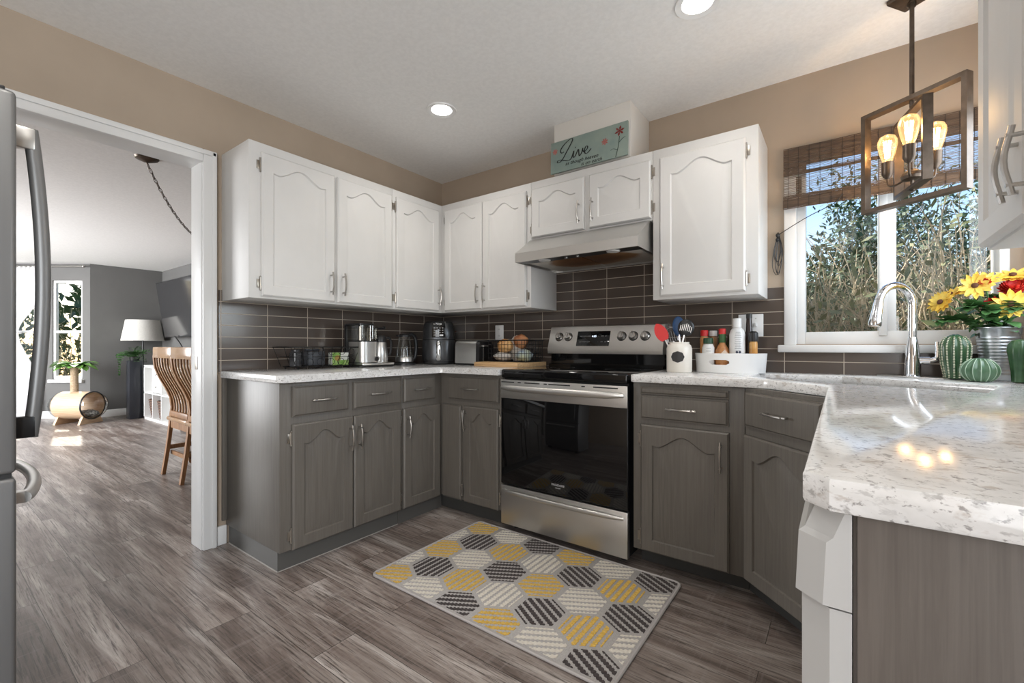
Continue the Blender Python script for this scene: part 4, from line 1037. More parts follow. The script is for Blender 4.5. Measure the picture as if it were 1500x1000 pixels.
o = bottle('sauce_bottle', 'orange sauce bottle with green neck and red cap in caddy', 2.172, -.178, [('body', [(.031, 0), (.033, .005), (.033, .105), (.016, .138), (.014, .145)], spice), ('neck_sleeve', [(.0165, .145), (.0165, .188)], mat('green_foil', (.025,.10,.02), .35)), ('cap', [(.017, .188), (.017, .213), (.013, .216)], M['red'])])
b = MB(); b.M = Matrix.Rotation(A0+.25, 4, 'Z') @ Matrix.Translation((.0336, 0, .085)) @ Matrix.Rotation(radians(45), 4, 'X'); b.box(-.0003, .0003, -.017, .017, -.017, .017); b.build('diamond_label', mat('pale_orange_label', (.70,.55,.42), .5), o)
o = bottle('sauce_bottle', 'small dark olive bottle between sauce bottle and white bottle', 2.195, -.125, [('body', [(.018, 0), (.019, .004), (.019, .125), (.010, .16), (.010, .185)], mat('olive_glass', (.05,.055,.02), .15))])
o = bottle('squeeze_bottle', 'tall white squeeze bottle with printed label in caddy', 2.240, -.175, [('body', [(.034, 0), (.0365, .005), (.0365, .185), (.030, .206), (.020, .218)], M['plastic_white']), ('cap', [(.020, .219), (.020, .262), (.018, .265)], M['plastic_white'])])
text_lines(o, .0368, .105, .195, 11, A0, ink, .9)
b = MB(); 
for u in (-.14, .22):
    a = A0+u; b.tube([(.0366*cos(a), .0366*sin(a), .098), (.0372*cos(a), .0372*sin(a), .098)], .006, 12)
b.build('symbol', mat('navy_ink', (.03,.04,.08), .5), o)
o = bottle('sauce_bottle', 'tall dark brown bottle with long neck behind white bottle', 2.286, -.130, [('body', [(.024, 0), (.026, .005), (.026, .165), (.015, .205), (.0125, .265)], mat('dark_brown_glass', (.025,.014,.012), .12)), ('cap', [(.0138, .265), (.0138, .288), (.012, .290)], M['black'])])
o = bottle('sauce_bottle', 'small orange sauce bottle with black cap at the caddy right', 2.312, -.178, [('body', [(.016, 0), (.018, .004), (.018, .140), (.016, .15)], mottled('orange_sauce', (.55,.25,.05), (.72,.42,.14), 14, .3)), ('cap', [(.0205, .15), (.022, .170), (.020, .192), (.012, .200)], M['black'])])

# ------------------------------------------------------------------ sink corner
t = thing('faucet', 'chrome gooseneck pull down faucet standing behind the sink', 'faucet', (2.900, -.095, Z))
dd = Vector((-q, -q, 0))
b = MB(); b.lathe([(.036, 0), (.036, .006), (.028, .010), (.0275, .06), (.024, .11), (.017, .160), (.0155, .170)], seg=28)
P = [(0,0,.165), (0,0,.250)]
for k in range(1, 13): a = pi*k/13; P.append((dd.x*.083*(1-cos(a)), dd.y*.083*(1-cos(a)), .305+.083*sin(a)-.0))
P = [(0,0,.165), (0,0,.24), (0,0,.305)]+P[2:]
b.tube(P, .0150, 16, up=(q,-q,0)); b.build('spout', M['chrome'], t)
e = Vector(P[-1]); b = MB(); dn = Vector((dd.x*.20, dd.y*.20, -.98)).normalized()
b.tube([e, e+dn*.02, e+dn*.075, e+dn*.105, e+dn*.112], [.0155, .0175, .0215, .0235, .021], 18, up=(q,-q,0)); b.build('spray_head', M['chrome'], t)
b = MB(); rt = Vector((.80, -.10, 0)).normalized()
b.tube([(rt.x*.02, rt.y*.02, .072), (rt.x*.055, rt.y*.055, .072)], .0155, 16); b.build('valve', M['chrome'], t)
b = MB(); b.tube(spline([(rt.x*.050, rt.y*.050, .072), (rt.x*.072, rt.y*.072, .080), (rt.x*.076, rt.y*.076, .105), (rt.x*.075, rt.y*.075, .150)], 5), [.013]*6+[.0105]*5+[.009]*5, 12, flat=.8, up=(0,1,0)); b.build('lever', M['chrome'], t)
b = MB(); b.M = Matrix.Translation((0, -.012, 0)) @ Matrix.Rotation(radians(-38), 4, 'Z'); b.box(-.125, .125, -.030, .034, 0, .0055, bev=.0025); b.build('deck_plate', M['steel_v'], t)

def ribbed(name, label, loc, prof, nrib, depth, m, seg=None):
    o = thing(name, label, 'ornament', loc, 0, 'ceramic cactus ornaments on the worktop')
    MB().lathe(prof, seg=seg or nrib*6, rib=depth, nrib=nrib).build('body', m, o); return o
pr = [(.012, 0)]+[(.030+.014*sin(pi*min(1, k/14)*.72)*1.05 if k < 11 else .0430*sqrt(max(.0, 1-((k-10)/4.05)**2))+.001, .004+.176*k/14) for k in range(15)]
o = ribbed('ceramic_cactus', 'tall dark green ceramic cactus with rows of cream dots', (3.022, -.150, Z), pr, 14, .045, M['cactus'])
b = MB()
for k in range(14):
    a = 2*pi*k/14
    for r_, z in zip([p[0] for p in spline(pr, 2)], [p[1] for p in spline(pr, 2)]):
        if .006 < z < .172: b.ball((r_*1.052*cos(a), r_*1.052*sin(a), z), (.0032, .0032, .0020), seg=6, rows=4)
b.build('spine_dots', M['spine'], o)
pr = [(.014, 0)]+[(.049*max(0, sin(pi*(.12+.88*k/14)))**.55+.002, .003+.088*k/14) for k in range(14)]+[(.008, .088)]
o = ribbed('ceramic_cactus', 'squat round pale green ribbed ceramic cactus', (3.072, -.258, Z), pr, 15, .055, M['cactus2'])
b = MB()
for k in range(15):
    a = 2*pi*(k+.0)/15; b.tube([(r_*1.062*cos(a), r_*1.062*sin(a), z) for r_, z in pr[1:-1]], .0012, 5)
b.build('rib_lines', mat('pale_rib_glaze', (.40,.52,.40), .3), o)
o = ribbed('ceramic_cactus', 'glossy green ceramic cactus narrowing downwards at the right edge', (3.172, -.258, Z), [(.012, 0), (.020, .004), (.0215, .04), (.026, .08), (.031, .115), (.029, .138), (.019, .152), (.006, .157)], 8, .05, M['cactus'])
lumpy(MB(), (.030, -.006, .095), (.017, .015, .026), 8, .03).build('arm', M['cactus'], o)
t = thing('metal_bucket', 'ribbed galvanised metal bucket full of artificial flowers', 'bucket', (3.150, -.098, Z))
pr = [(.044, 0), (.046, .003)]
for k in range(60): z = .02+.15*k/59; pr.append((.047+.017*z/.2+.0009*sin(k*2*pi/5), z))
pr += [(.0628, .178), (.064, .200), (.0665, .204), (.064, .207), (.061, .200), (.046, .02), (.01, .015)]
MB().lathe(pr, seg=48).build('pail', M['zinc'], t)
b = MB(); b.tube([(.0665*cos(a), .0665*sin(a), .204) for a in [2*pi*k/40 for k in range(40)]], .0028, 8, closed=True, up=(0,0,1)); b.build('rim', M['zinc'], t)
BC = Vector((3.150, -.098, Z+.03)); FG = 'artificial flowers in the metal bucket'
def leafblade(b, base, tip, w, up=(0,0,1), m=0, bend=.1):
    base, tip = Vector(base), Vector(tip); d = tip-base; L = d.length; s_ = d.normalized().cross(Vector(up)); 
    if s_.length < 1e-3: s_ = Vector((1,0,0))
    s_.normalize(); n_ = s_.cross(d.normalized()); prev = None
    for i in range(7):
        k = i/6; c = base+d*k+n_*(bend*L*sin(pi*k)); ww = w*sin(pi*min(1, .06+k*.94))**.8*.5+.0004
        cur = (b.v(c-s_*ww), b.v(c+n_*(-ww*.25)), b.v(c+s_*ww))
        if prev: b.f([prev[0], prev[1], cur[1], cur[0]], m); b.f([prev[1], prev[2], cur[2], cur[1]], m)
        prev = cur
def flower(label, pos, face, r, kind='yellow', name='artificial_flower'):
    o = thing(name, label, 'flower', BC, 0, FG); p = Vector(pos)-BC; f = Vector(face).normalized()
    b = MB(); back = p-f*.012; b.tube(spline([(p.x*.12, p.y*.12, 0), (p.x*.35, p.y*.35, .165), tuple(back*.8+Vector((0,0,.03))), tuple(back)], 5), .0022, 6); b.build('stem', M['leaf'], o)
    q_ = f.to_track_quat('Z', 'Y').to_matrix().to_4x4(); b = MB(); b.M = Matrix.Translation(p) @ q_
    if kind == 'yellow':
        for lay, (nn, rr_, lift) in enumerate(((12, r, .10), (10, r*.84, .30))):
            for k in range(nn):
                a = 2*pi*k/nn+lay*.3+R_.uniform(-.1, .1); l_ = rr_*R_.uniform(.9, 1.06)
                leafblade(b, (cos(a)*.006, sin(a)*.006, .001+lay*.002), (cos(a)*l_, sin(a)*l_, lift*l_*R_.uniform(.5, 1.2)), r*.33, (0,0,1), 0, -.06)
        b.build('petals', M['petal'], o, recalc=False)
        b = MB(); b.M = Matrix.Translation(p) @ q_; b.ball((0,0,.006), (.011, .011, .007)); b.build('centre', M['seed'], o)
    else:
        for lay in range(5):
            nn = 12-lay
            for k in range(nn):
                a = 2*pi*k/nn+lay*.37; l_ = r*(1-.15*lay); lift = .15+.28*lay
                leafblade(b, (cos(a)*.004, sin(a)*.004, .002*lay), (cos(a)*l_, sin(a)*l_, lift*l_), r*.45, (0,0,1), 0, -.12)
        b.build('petals', M['petal_red'], o, recalc=False)
CV = Vector((-.35, -.93, .05))
flower('yellow artificial flower furthest left, low beside the faucet', (2.985, -.120, 1.232), (-.7, -.6, .3), .052)
flower('yellow artificial flower leaning left above the leftmost low one', (3.015, -.105, 1.262), (-.5, -.3, .8), .050)
flower('yellow artificial flower at upper left facing the room squarely', (3.080, -.140, 1.290), (-.35, -.9, .15), .055)
flower('yellow artificial flower with red centre, topmost of the left group', (3.108, -.115, 1.312), (-.1, -.6, .7), .054)
flower('yellow artificial flower low front right with dark centre', (3.170, -.165, 1.210), (-.25, -.95, .12), .058)
flower('yellow artificial flower highest at the right edge', (3.190, -.095, 1.325), (-.1, -.5, .8), .056)
flower('dark red pompom flower low in the middle of bucket', (3.132, -.140, 1.212), (-.4, -.9, .2), .034, 'red')
flower('bright red artificial flower right behind the low yellow one', (3.188, -.120, 1.275), (-.2, -.6, .75), .048, 'red')
flower('small red flower tucked between the upper left yellow flowers', (3.104, -.142, 1.300), (-.3, -.9, .3), .022, 'red')
for i, (dx, dy, dz, lb) in enumerate(((-.15, -.02, .22, 'leafy green sprig drooping left towards the faucet'), (-.09, -.06, .27, 'leafy green sprig under the upper left yellow flowers'), (-.03, -.07, .25, 'leafy green sprig at the front of the metal bucket'), (.045, -.06, .26, 'leafy green sprig under the right yellow flowers'), (.0, .03, .30, 'tall leafy green sprig at the back of the bucket'))):
    o = thing('leaf_sprig', lb, 'leaves', BC, 0, 'green sprigs in the metal bucket')
    P = spline([(dx*.15, dy*.15, 0), (dx*.3, dy*.3, .16), (dx*.75, dy*.75, dz*.95), (dx, dy, dz*.95)], 6); b = MB(); b.tube(P, .002, 6); b.build('stem', M['leaf'], o)
    b = MB()
    for p in P[6:]:
        for s_ in range(3):
            a = R_.uniform(0, 2*pi); l_ = R_.uniform(.045, .075); e = Vector(p)+Vector((cos(a)*l_*.75, sin(a)*l_*.5-.02, R_.uniform(-.03, .025))); e.x = min(e.x, .10); e.y = min(e.y, .05)
            leafblade(b, p, e, .040, (0,0,1), 0, .12)
    b.build('leaf', M['leaf'], o, recalc=False)

# ------------------------------------------------------------------ pendant
PC = Vector((2.873, -.357, 0)); ZS = lambda z: 1.055+(z-1.055)*.9755
t = thing('pendant_light', 'bronze pendant light of two crossed open frames with three glowing bulbs', 'pendant light', (PC.x, PC.y, ZC))
b = MB(); b.M = Matrix.Translation((PC.x, PC.y, 0)) @ Matrix.Rotation(radians(-35), 4, 'Z'); b.box(-.055, .055, -.055, .055, ZC-.018, ZC, bev=.004); b.build('canopy', M['bronze'], t, world=True)
b = MB(); b.tube([(PC.x, PC.y, ZC-.03), (PC.x, PC.y, ZS(1.985))], .0075, 12); b.tube([(PC.x+.012*cos(a), PC.y, ZC-.036+.016*sin(a)) for a in [2*pi*k/16 for k in range(16)]], .0032, 8, closed=True, up=(0,1,0)); b.build('rod', M['bronze'], t, world=True)
def rect_frame(name, ang, w, z0, z1, bw, dp):
    b = MB(); b.M = Matrix.Translation((PC.x, PC.y, 0)) @ Matrix.Rotation(ang, 4, 'Z'); h = w/2
    def ring(y, g): return [(-h+g, y, z0+g), (h-g, y, z0+g), (h-g, y, z1-g), (-h+g, y, z1-g)]
    b.loops([ring(-dp/2, 0), ring(dp/2, 0), ring(dp/2, bw), ring(-dp/2, bw), ring(-dp/2, 0)], 0); b.build(name, M['bronze'], t, world=True, ang=20)
rect_frame('outer_frame', math.atan2(-.193, .277), .343, ZS(1.612), ZS(2.028), .016, .036)
rect_frame('inner_frame', math.atan2(-.241, .060), .256, ZS(1.662), ZS(1.972), .012, .030)
b = MB(); b.tube([(PC.x, PC.y, ZS(1.985)), (PC.x, PC.y, ZS(1.675))], .0055, 10); b.lathe([(.010, ZS(1.70)), (.030, ZS(1.705)), (.034, ZS(1.716)), (.030, ZS(1.728)), (.012, ZS(1.742))], (PC.x, PC.y, 0), 24); b.ball((PC.x, PC.y, ZS(1.668)), .011); b.build('stem', M['bronze'], t, world=True)
rgt, fwd = Vector((.805, .593, 0)), Vector((-.593, .805, 0))
for i, (dr, df) in enumerate(((-.005, .105), (-.060, -.055), (.090, .0))):
    p = PC+rgt*dr+fwd*df; k = (p-PC)
    b = MB(); b.tube(spline([(PC.x+k.x*.2, PC.y+k.y*.2, ZS(1.716)), (PC.x+k.x*.65, PC.y+k.y*.65, ZS(1.706)), (p.x-k.x*.06, p.y-k.y*.06, ZS(1.716)), (p.x, p.y, ZS(1.748))], 5), .0042, 8)
    b.lathe([(.006, ZS(1.745)), (.013, ZS(1.752)), (.019, ZS(1.766)), (.0195, ZS(1.806)), (.021, ZS(1.812))], (p.x, p.y, 0), 20); arm = b.build('arm', M['bronze'], t, world=True)
    bl = MB().lathe([(.015, ZS(1.808)), (.017, ZS(1.820)), (.026, ZS(1.850)), (.0325, ZS(1.885)), (.032, ZS(1.902)), (.025, ZS(1.918)), (.010, ZS(1.927)), (.002, ZS(1.928))], (p.x, p.y, 0), 24, cap0=False).build('bulb', M['bulb_glass'], arm, world=True)
    b = MB(); b.tube([(p.x, p.y, ZS(1.812)), (p.x, p.y, ZS(1.84))], .003, 6); b.build('bulb_stem', M['clear'], arm, world=True)
    b = MB()
    for j in range(8):
        a = 2*pi*j/8; b.tube([(p.x+.006*cos(a), p.y+.006*sin(a), ZS(1.832)), (p.x+.012*cos(a+.3), p.y+.012*sin(a+.3), ZS(1.900))], .0022, 5)
    b.build('filament', M['filament'], arm, world=True)
    l = lamp('pendant_bulb_light', 'POINT', (p.x, p.y, ZS(1.866)), 2.2, (1, .66, .34), shadow_soft_size=.012)

# ------------------------------------------------------------------ blind on the sink window
t = thing('roman_blind', 'brown woven wood roman blind raised at the sink window', 'blind', (2.80, -.02, 2.03))
BX0, BX1 = 2.424, 3.205
bw = mottled('woven_wood_slat', (.058,.037,.024), (.125,.080,.050), 14, .65, sc=(1, 1, 30)); bw2 = mottled('woven_wood_light_slat', (.12,.085,.06), (.22,.16,.11), 14, .65, sc=(1,1,30))
def slats(z0, z1, pitch, fill, y, x0=BX0, x1=BX1, wav=.0009, skip=None):
    b = MB(); n = int((z1-z0)/pitch)
    for i in range(n):
        z = z0+pitch*(i+.5); ph = R_.uniform(0, 6); nx = 14; h = pitch*fill/2*R_.uniform(.8, 1.15); top, bot = [], []
        for k in range(nx+1):
            x = x0+(x1-x0)*k/nx; w = wav*sin(ph+k*1.1)
            top.append((b.v((x, y, z+h+w)), b.v((x, y+.0015, z+h+w)))); bot.append((b.v((x, y, z-h+w)), b.v((x, y+.0015, z-h+w))))
        for k in range(nx):
            b.f([bot[k][0], bot[k+1][0], top[k+1][0], top[k][0]]); b.f([bot[k][1], top[k][1], top[k+1][1], bot[k+1][1]])
            b.f([top[k][0], top[k+1][0], top[k+1][1], top[k][1]]); b.f([bot[k][0], bot[k][1], bot[k+1][1], bot[k+1][0]])
    return b
MB().box(BX0, BX1, -.022, -.002, 2.005, 2.030, bev=.002).build('head_rail', bw, t, world=True)
slats(1.935, 2.032, .0042, .96, -.030).build('valance', bw, t, world=True)
b = slats(1.895, 1.935, .0042, .96, -.030, BX0, 2.52); b2_ = slats(1.895, 1.912, .0042, .96, -.030, 2.52, BX1); b.build('valance_edge', bw, t, world=True); b2_.build('valance_edge', bw, t, world=True)
slats(1.74, 2.005, .0050, .40, -.020).build('woven_shade', bw2, t, world=True)
slats(1.742, 1.800, .0042, .95, -.034).build('bottom_fold', bw, t, world=True)
slats(1.728, 1.778, .0042, .96, -.046).build('hem_fold', bw, t, world=True)
slats(1.79, 1.895, .0042, .9, -.012, BX0, 2.50).build('side_fold', bw, t, world=True)
b = MB(); 
for k in range(18):
    x = BX0+.02+k*.0435; b.box(x-.0009, x+.0009, -.0485, -.0475, 1.73, 1.78); b.box(x-.0009, x+.0009, -.0318, -.0308, 1.895, 2.03); b.box(x-.0009, x+.0009, -.0216, -.0206, 1.78, 1.90)
b.build('threads', mat('dark_thread', (.02,.014,.01), .8), t, world=True)
t = thing('blind_cord', 'black blind cord tied in a bundle beside the window', 'cord', (2.40, -.012, 1.62))
b = MB(); b.tube(spline([(2.402, -.014, 1.615), (2.52, -.052, 1.672), (2.63, -.052, 1.722), (2.66, -.050, 1.76)], 8), .0018, 6); b.build('pull_cord', M['black'], t, world=True)
b = MB()
for k in range(6):
    o1 = R_.uniform(-.012, .012); l_ = R_.uniform(.13, .24)
    b.tube(spline([(2.400, -.014, 1.62), (2.388+o1, -.016, 1.62-l_*.4), (2.382+o1, -.012, 1.62-l_*.8), (2.398+o1*.5, -.014, 1.62-l_), (2.410+o1, -.018, 1.62-l_*.6), (2.404, -.014, 1.615)], 5), .0016, 6)
b.ball((2.399, -.016, 1.612), (.010, .009, .012)); b.ball((2.396, -.016, 1.59), (.008, .008, .010)); b.build('bundle', M['black'], t, world=True)
b = MB(); b.tube([(2.400, 0, 1.622), (2.400, -.020, 1.622)], .004, 8); b.build('hook', M['black'], t, world=True)

# ------------------------------------------------------------------ recessed ceiling lights
def downlight(x, y, label, e):
    o = thing('recessed_light', label, 'ceiling light', (x, y, ZC), 0, 'recessed ceiling lights')
    MB().lathe([(.058, -.002), (.082, -.006), (.084, 0)], seg=40, cap0=False, cap1=False).build('trim_ring', M['trim'], o)
    MB().lathe([(.059, -.0015), (.03, -.004), (.001, -.005)], seg=40, cap0=False).build('lens', M['lens'], o)
    lamp('recessed_lamp', 'SPOT', (x, y, ZC-.012), e, (1, .95, .88), aim=(0,0,-1), spot_size=radians(150), spot_blend=.9, shadow_soft_size=.06)
downlight(.833, -.828, 'round lit recessed ceiling light above the left cabinets', 19)
downlight(2.205, -.800, 'round lit recessed ceiling light cut by the top edge of picture', 19)
downlight(1.30, -2.40, 'round lit recessed ceiling light near the refrigerator, out of view', 19)
downlight(2.205, -2.10, 'round lit recessed ceiling light above the camera, out of view', 19)

# ------------------------------------------------------------------ dining and living room
t = thing('swag_chain', 'dark chain swagging from a round canopy on the dining room ceiling', 'chain', (-.876, -1.726, ZL))
MB().lathe([(.002, -.030), (.020, -.026), (.058, -.010), (.064, 0)], seg=28, cap1=True).build('canopy', M['bronze'], t)
b = MB(); A_ = Vector((0, 0, -.03)); E_ = Vector((-1.24, 1.013, -.01)); N_ = 52
cu = []
for k in range(N_*4+1):
    s_ = k/(N_*4); cu.append(A_.lerp(E_, s_)+Vector((0, 0, -1.26*s_*(1-s_))))
for k in range(N_):
    p0, p1 = cu[k*4], cu[k*4+4]; d = (p1-p0).normalized(); c = (p0+p1)/2; L_ = (p1-p0).length*.68
    s1 = d.cross(Vector((0,0,1))).normalized(); s2 = s1.cross(d); w_ = s1 if k % 2 else s2
    b.tube([c+d*(L_*cos(a))+w_*(.0085*sin(a)) for a in [2*pi*j/10 for j in range(10)]], .0021, 5, closed=True)
b.tube(cu[::2], .0016, 5); b.build('chain', M['bronze'], t)
MB().lathe([(.002, -.02), (.014, -.012), (.018, 0)], (E_.x, E_.y, 0), 16).build('ceiling_hook', M['bronze'], t)

oak, oak_glare = M['oak'], mat('pale_oak_glare', (.40,.25,.14), .22)  # glare on rail, seat and slats painted as a paler oak
def make_chair(label, loc):
    t = thing('dining_chair', label, 'chair', loc, 0, 'dining chairs at the hidden table')
    w = .205
    def sy(z): return -.052*cos((z-.10)/.95*2*pi*.55)*0 + (0.0)
    def back(z):   # y of the S curved back line
        k = (z-.46)/.58; return .05-.105*k+.030*sin(k*2*pi)
    def legy(z): return .05-.055*(1-z/.46)**1.3
    for s_ in (-1, 1):
        P = [(s_*w, legy(z), z) for z in (0, .1, .2, .3, .4, .46)]+[(s_*w*(1-.04*k), back(.46+.56*k), .46+.56*k) for k in (.15,.3,.45,.6,.75,.9,1)]
        b = MB(); b.tube(P, [.024]*6+[.021]*7, 4, flat=.75, up=(1,0,0)); b.build('rear_leg', oak, t)
        MB().box(s_*w-.019, s_*w+.019, .44, .478, 0, .44, bev=.004).build('front_leg', oak, t)
        MB().box(s_*w-.010, s_*w+.010, .03, .45, .20, .235, bev=.003).build('side_stretcher', oak, t)
    b = MB(); b.box(-w, w, back(1.0)-.016, back(1.0)+.016, .955, 1.045, bev=.010); b.build('top_rail', oak_glare, t)
    b = MB(); b.box(-w+.01, w-.01, .035, .06, .475, .52, bev=.004); b.build('lower_rail', oak, t)
    for i in range(6):
        x = -.150+.060*i; b = MB(); b.tube([(x, back(.50+.47*k/12), .50+.47*k/12) for k in range(13)], .013, 4, flat=.55, up=(1,0,0)); b.build('back_slat', oak_glare if i % 2 else oak, t)
    MB().box(-.225, .225, .02, .49, .44, .472, bev=.010).build('seat', oak_glare, t)
    b = MB(); b.box(-.19, .19, .452, .470, .38, .44); b.box(-.19, .19, .040, .058, .38, .44); b.box(-w, w, .045, .060, .16, .19); b.build('apron', oak, t)
    return t
ch = make_chair('oak slat back dining chair, the left one beyond the doorway', (-1.62, -1.370, 0))
dup(ch, (-1.165, -1.385, 0), 0, 'oak slat back dining chair, right one half hidden by the jamb')
t = thing('dining_table', 'wooden dining table mostly hidden behind the doorway jamb', 'table', (-1.3, -.35, 0))
MB().box(-.85, .85, -.50, .50, .72, .755, bev=.006).build('table_top', oak, t)
for x in (-.75, .75):
    for y in (-.42, .42): MB().box(x-.035, x+.035, y-.035, y+.035, 0, .72, bev=.004).build('leg', oak, t)

t = thing('cube_shelf', 'white low cube shelf along the grey television wall', 'shelf', (-4.73, TVY-.20, 0))
SX0, SX1, SD = -.72, .72, .195
b = MB()
for x in (SX0, -.36, 0, .36, SX1): b.box(x-(.018 if abs(x) > .7 else .009), x+(.018 if abs(x) > .7 else .009), -SD, SD, 0, .76)
for z in (0, .372, .742): b.box(SX0-.018, SX1+.018, -SD, SD, z, z+(.034 if z != .372 else .018))
b.box(SX0, SX1, SD-.006, SD, 0, .76); b.build('carcass', M['plastic_white'], t)
for z in (.405, .575):
    d = MB().box(-.345, -.015, -SD-.002, SD-.02, z, z+.163, bev=.002).build('drawer_insert', M['plastic_white'], t)
    MB().ball((-.18, -SD-.012, z+.08), .012).build('knob', M['nickel'], d)
for i, (x, lb) in enumerate(((-.18, 'dark woven basket in lower cube shelf, left one'), (.18, 'dark woven basket in lower cube shelf beside the left one'))):
    b = MB(); n = 14
    for k in range(n): b.tube([((.115+.03*k/n+.004*(k % 2))*cos(a)*1.05, (.105+.03*k/n+.004*(k % 2))*sin(a), .01+.018*k) for a in [2*pi*j/24 for j in range(24)]], .011, 6, k % 2, closed=True, up=(0,0,1))
    b.lathe([(.10, .0), (.11, .004)], seg=20)
    o = b.build('woven_basket', [mat('dark_wicker', (.07,.045,.035), .8), mat('brown_wicker', (.15,.09,.065), .8)]); o.location = (-4.73+x-.36, TVY-.24, .0345); tag(o, lb, 'basket', 'baskets in the cube shelf')
t = thing('picture_frame', 'small teal and white framed picture on the cube shelf', 'picture', (-5.27, TVY-.26, .7765))
MB().box(-.15, .15, -.015, .015, 0, .17, bev=.003).build('frame', M['plastic_white'], t)
b = MB()
for x, z, w_, h_ in ((-.10,.02,.07,.06),(.0,.03,.08,.05),(-.07,.10,.09,.045),(.05,.10,.07,.05)): b.box(x, x+w_, -.0165, -.015, z, z+h_)
b.build('print', mottled('teal_print', (.06,.12,.12), (.25,.38,.36), 30, .6), t)
o = MB().box(-.05, .05, -.06, .06, 0, .16, bev=.01).build('speaker', M['black']); o.location = (-5.02, TVY-.22, .7765); tag(o, 'small black speaker on the cube shelf beside the picture', 'speaker')
t = thing('television', 'large dark television tilted on the grey wall above shelf', 'television', (-4.66, TVY-.19, 1.572))
TM = Matrix.Rotation(radians(8), 4, 'X')
b = MB(); b.M = TM; b.box(-.76, .76, -.025, .025, -.40, .40, bev=.006); b.build('casing', M['black'], t)
b = MB(); b.M = TM; b.box(-.75, .75, -.0265, -.025, -.39, .39); b.build('screen', mat('dark_screen', (.03,.03,.032), .10), t)
b = MB(); b.box(-.10, .10, .02, .188, -.12, .12); b.build('wall_bracket', M['black'], t)
b = MB(); b.tube(spline([(-.25, .0, -.38), (-.20, .08, -.55), (-.16, .12, -.79)], 6), .008, 6); b.build('cable', M['black'], t)

t = thing('floor_lamp', 'floor lamp with cream drum shade in the living room corner', 'lamp', (-5.85, -.50, 0))
MB().lathe([(.14, 0), (.14, .015), (.02, .03)], seg=28).build('base', M['black'], t)
MB().cyl((0,0,0), .011, .02, 1.28, 12).build('pole', M['black'], t)
MB().lathe([(.258, 1.13), (.205, 1.44)], seg=40, cap0=False, cap1=False).build('lamp_shade', M['fabric'], t, recalc=False)
b = MB(); b.tube([(-.203, 0, 1.43), (.203, 0, 1.43)], .004, 6); b.tube([(0, 0, 1.25), (0, 0, 1.45)], .004, 6); b.build('harp', M['nickel'], t)
t = thing('plant_pillar', 'tall dark square planter pillar beside the cube shelf', 'planter', (-5.60, -.66, 0))
b = MB(); b.box(-.075, .075, -.075, .075, 0, .84, bev=.006); b.build('pillar', mat('navy_black_planter', (.020,.022,.028), .35), t)
o = thing('potted_fern', 'trailing green fern spilling over the dark planter pillar', 'plant', (-5.60, -.66, .8405))
b = MB(); b.lathe([(.055, 0), (.065, .05), (.06, .05)], seg=16); b.build('pot', M['black'], o)
b = MB()
for k in range(46):
    a = R_.uniform(0, 2*pi); l_ = R_.uniform(.12, .27); e = Vector((cos(a)*l_, sin(a)*l_*.8, R_.uniform(-.05, .22)));
    P = spline([(0, 0, .045), (e.x*.5, e.y*.5, max(.12, e.z*.8)), tuple(e)], 5)
    for p, q_ in zip(P, P[1:]):
        for s_ in (-1, 1): leafblade(b, p, Vector(p)+Vector((-sin(a)*s_*.035, cos(a)*s_*.035, -.01)), .018)
for k in range(4):
    P = spline([(0, 0, .045), (-.12, -.10-.02*k, .10), (-.17, -.13, -.05), (-.18, -.13, -.20)], 5)
    for p in P:
        for s_ in (-1, 1): leafblade(b, p, Vector(p)+Vector((s_*.03, 0, -.02)), .022)
b.build('fronds', M['leaf'], o, recalc=False)
# cat tree
t = thing('cat_tree', 'round plywood cat tunnel with clear domes and a palm topped post', 'cat tree', (-5.70, -1.23, 0), radians(36))
b = MB(); r0 = .185; zc = .245; n = 36
def tun(x, r): return [(x, r*cos(2*pi*k/n), zc+r*sin(2*pi*k/n)) for k in range(n)]
b.loops([tun(-.20, r0), tun(.19, r0), tun(.19, r0-.012), tun(-.20, r0-.012), tun(-.20, r0)], 0); b.build('tunnel', M['ply'], t)
b = MB()
for s_, x0 in ((-1, -.20), (1, .19)):
    b.loops([tun(x0+s_*.14*sin(pi/2*k/7), (r0-.004)*max(.03, cos(pi/2*k/7))) for k in range(8)], 0, True, False, True)
b.build('clear_dome', M['clear'], t)
b = MB(); b.loops([tun(.186, r0+.004), tun(.20, r0+.004), tun(.20, r0-.008), tun(.186, r0-.008), tun(.186, r0+.004)], 0); b.build('dome_ring', M['black'], t)
b = MB(); lumpy(b, (.12, 0, zc-.115), (.13, .10, .05), 4, .2); b.build('cushion', mottled('speckled_cushion', (.02,.02,.022), (.45,.43,.40), 60, .9), t)
for x in (-.17, .16):
    b = MB(); b.loops([[(x-.015, -.17, 0), (x-.015, .17, 0), (x-.015, .10, zc-.10), (x-.015, -.10, zc-.10)], [(x+.015, -.17, 0), (x+.015, .17, 0), (x+.015, .10, zc-.10), (x+.015, -.10, zc-.10)]], 0, True, True, True); b.build('leg', M['ply'], t)
b = MB(); 
for k in range(32): b.lathe([(.040, 0), (.045, .005), (.040, .010)], (-.06, 0, zc+r0-.01+k*.0105), 14, 0, k == 0, k == 31)
b.build('sisal_post', mottled('sisal_rope', (.40,.30,.20), (.58,.46,.33), 60, .9), t)
b = MB()
for k in range(9):
    a = 2*pi*k/9; 
    for j in range(3):
        a2 = a+(j-1)*.25; leafblade(b, (-.06+.02*cos(a), .02*sin(a), .75), (-.06+.29*cos(a2), .22*sin(a2), .77+.04*(k % 2)-.03*j), .11, (0,0,1), 0, .22)
b.build('palm_leaves', M['leaf_lime'], t, recalc=False)
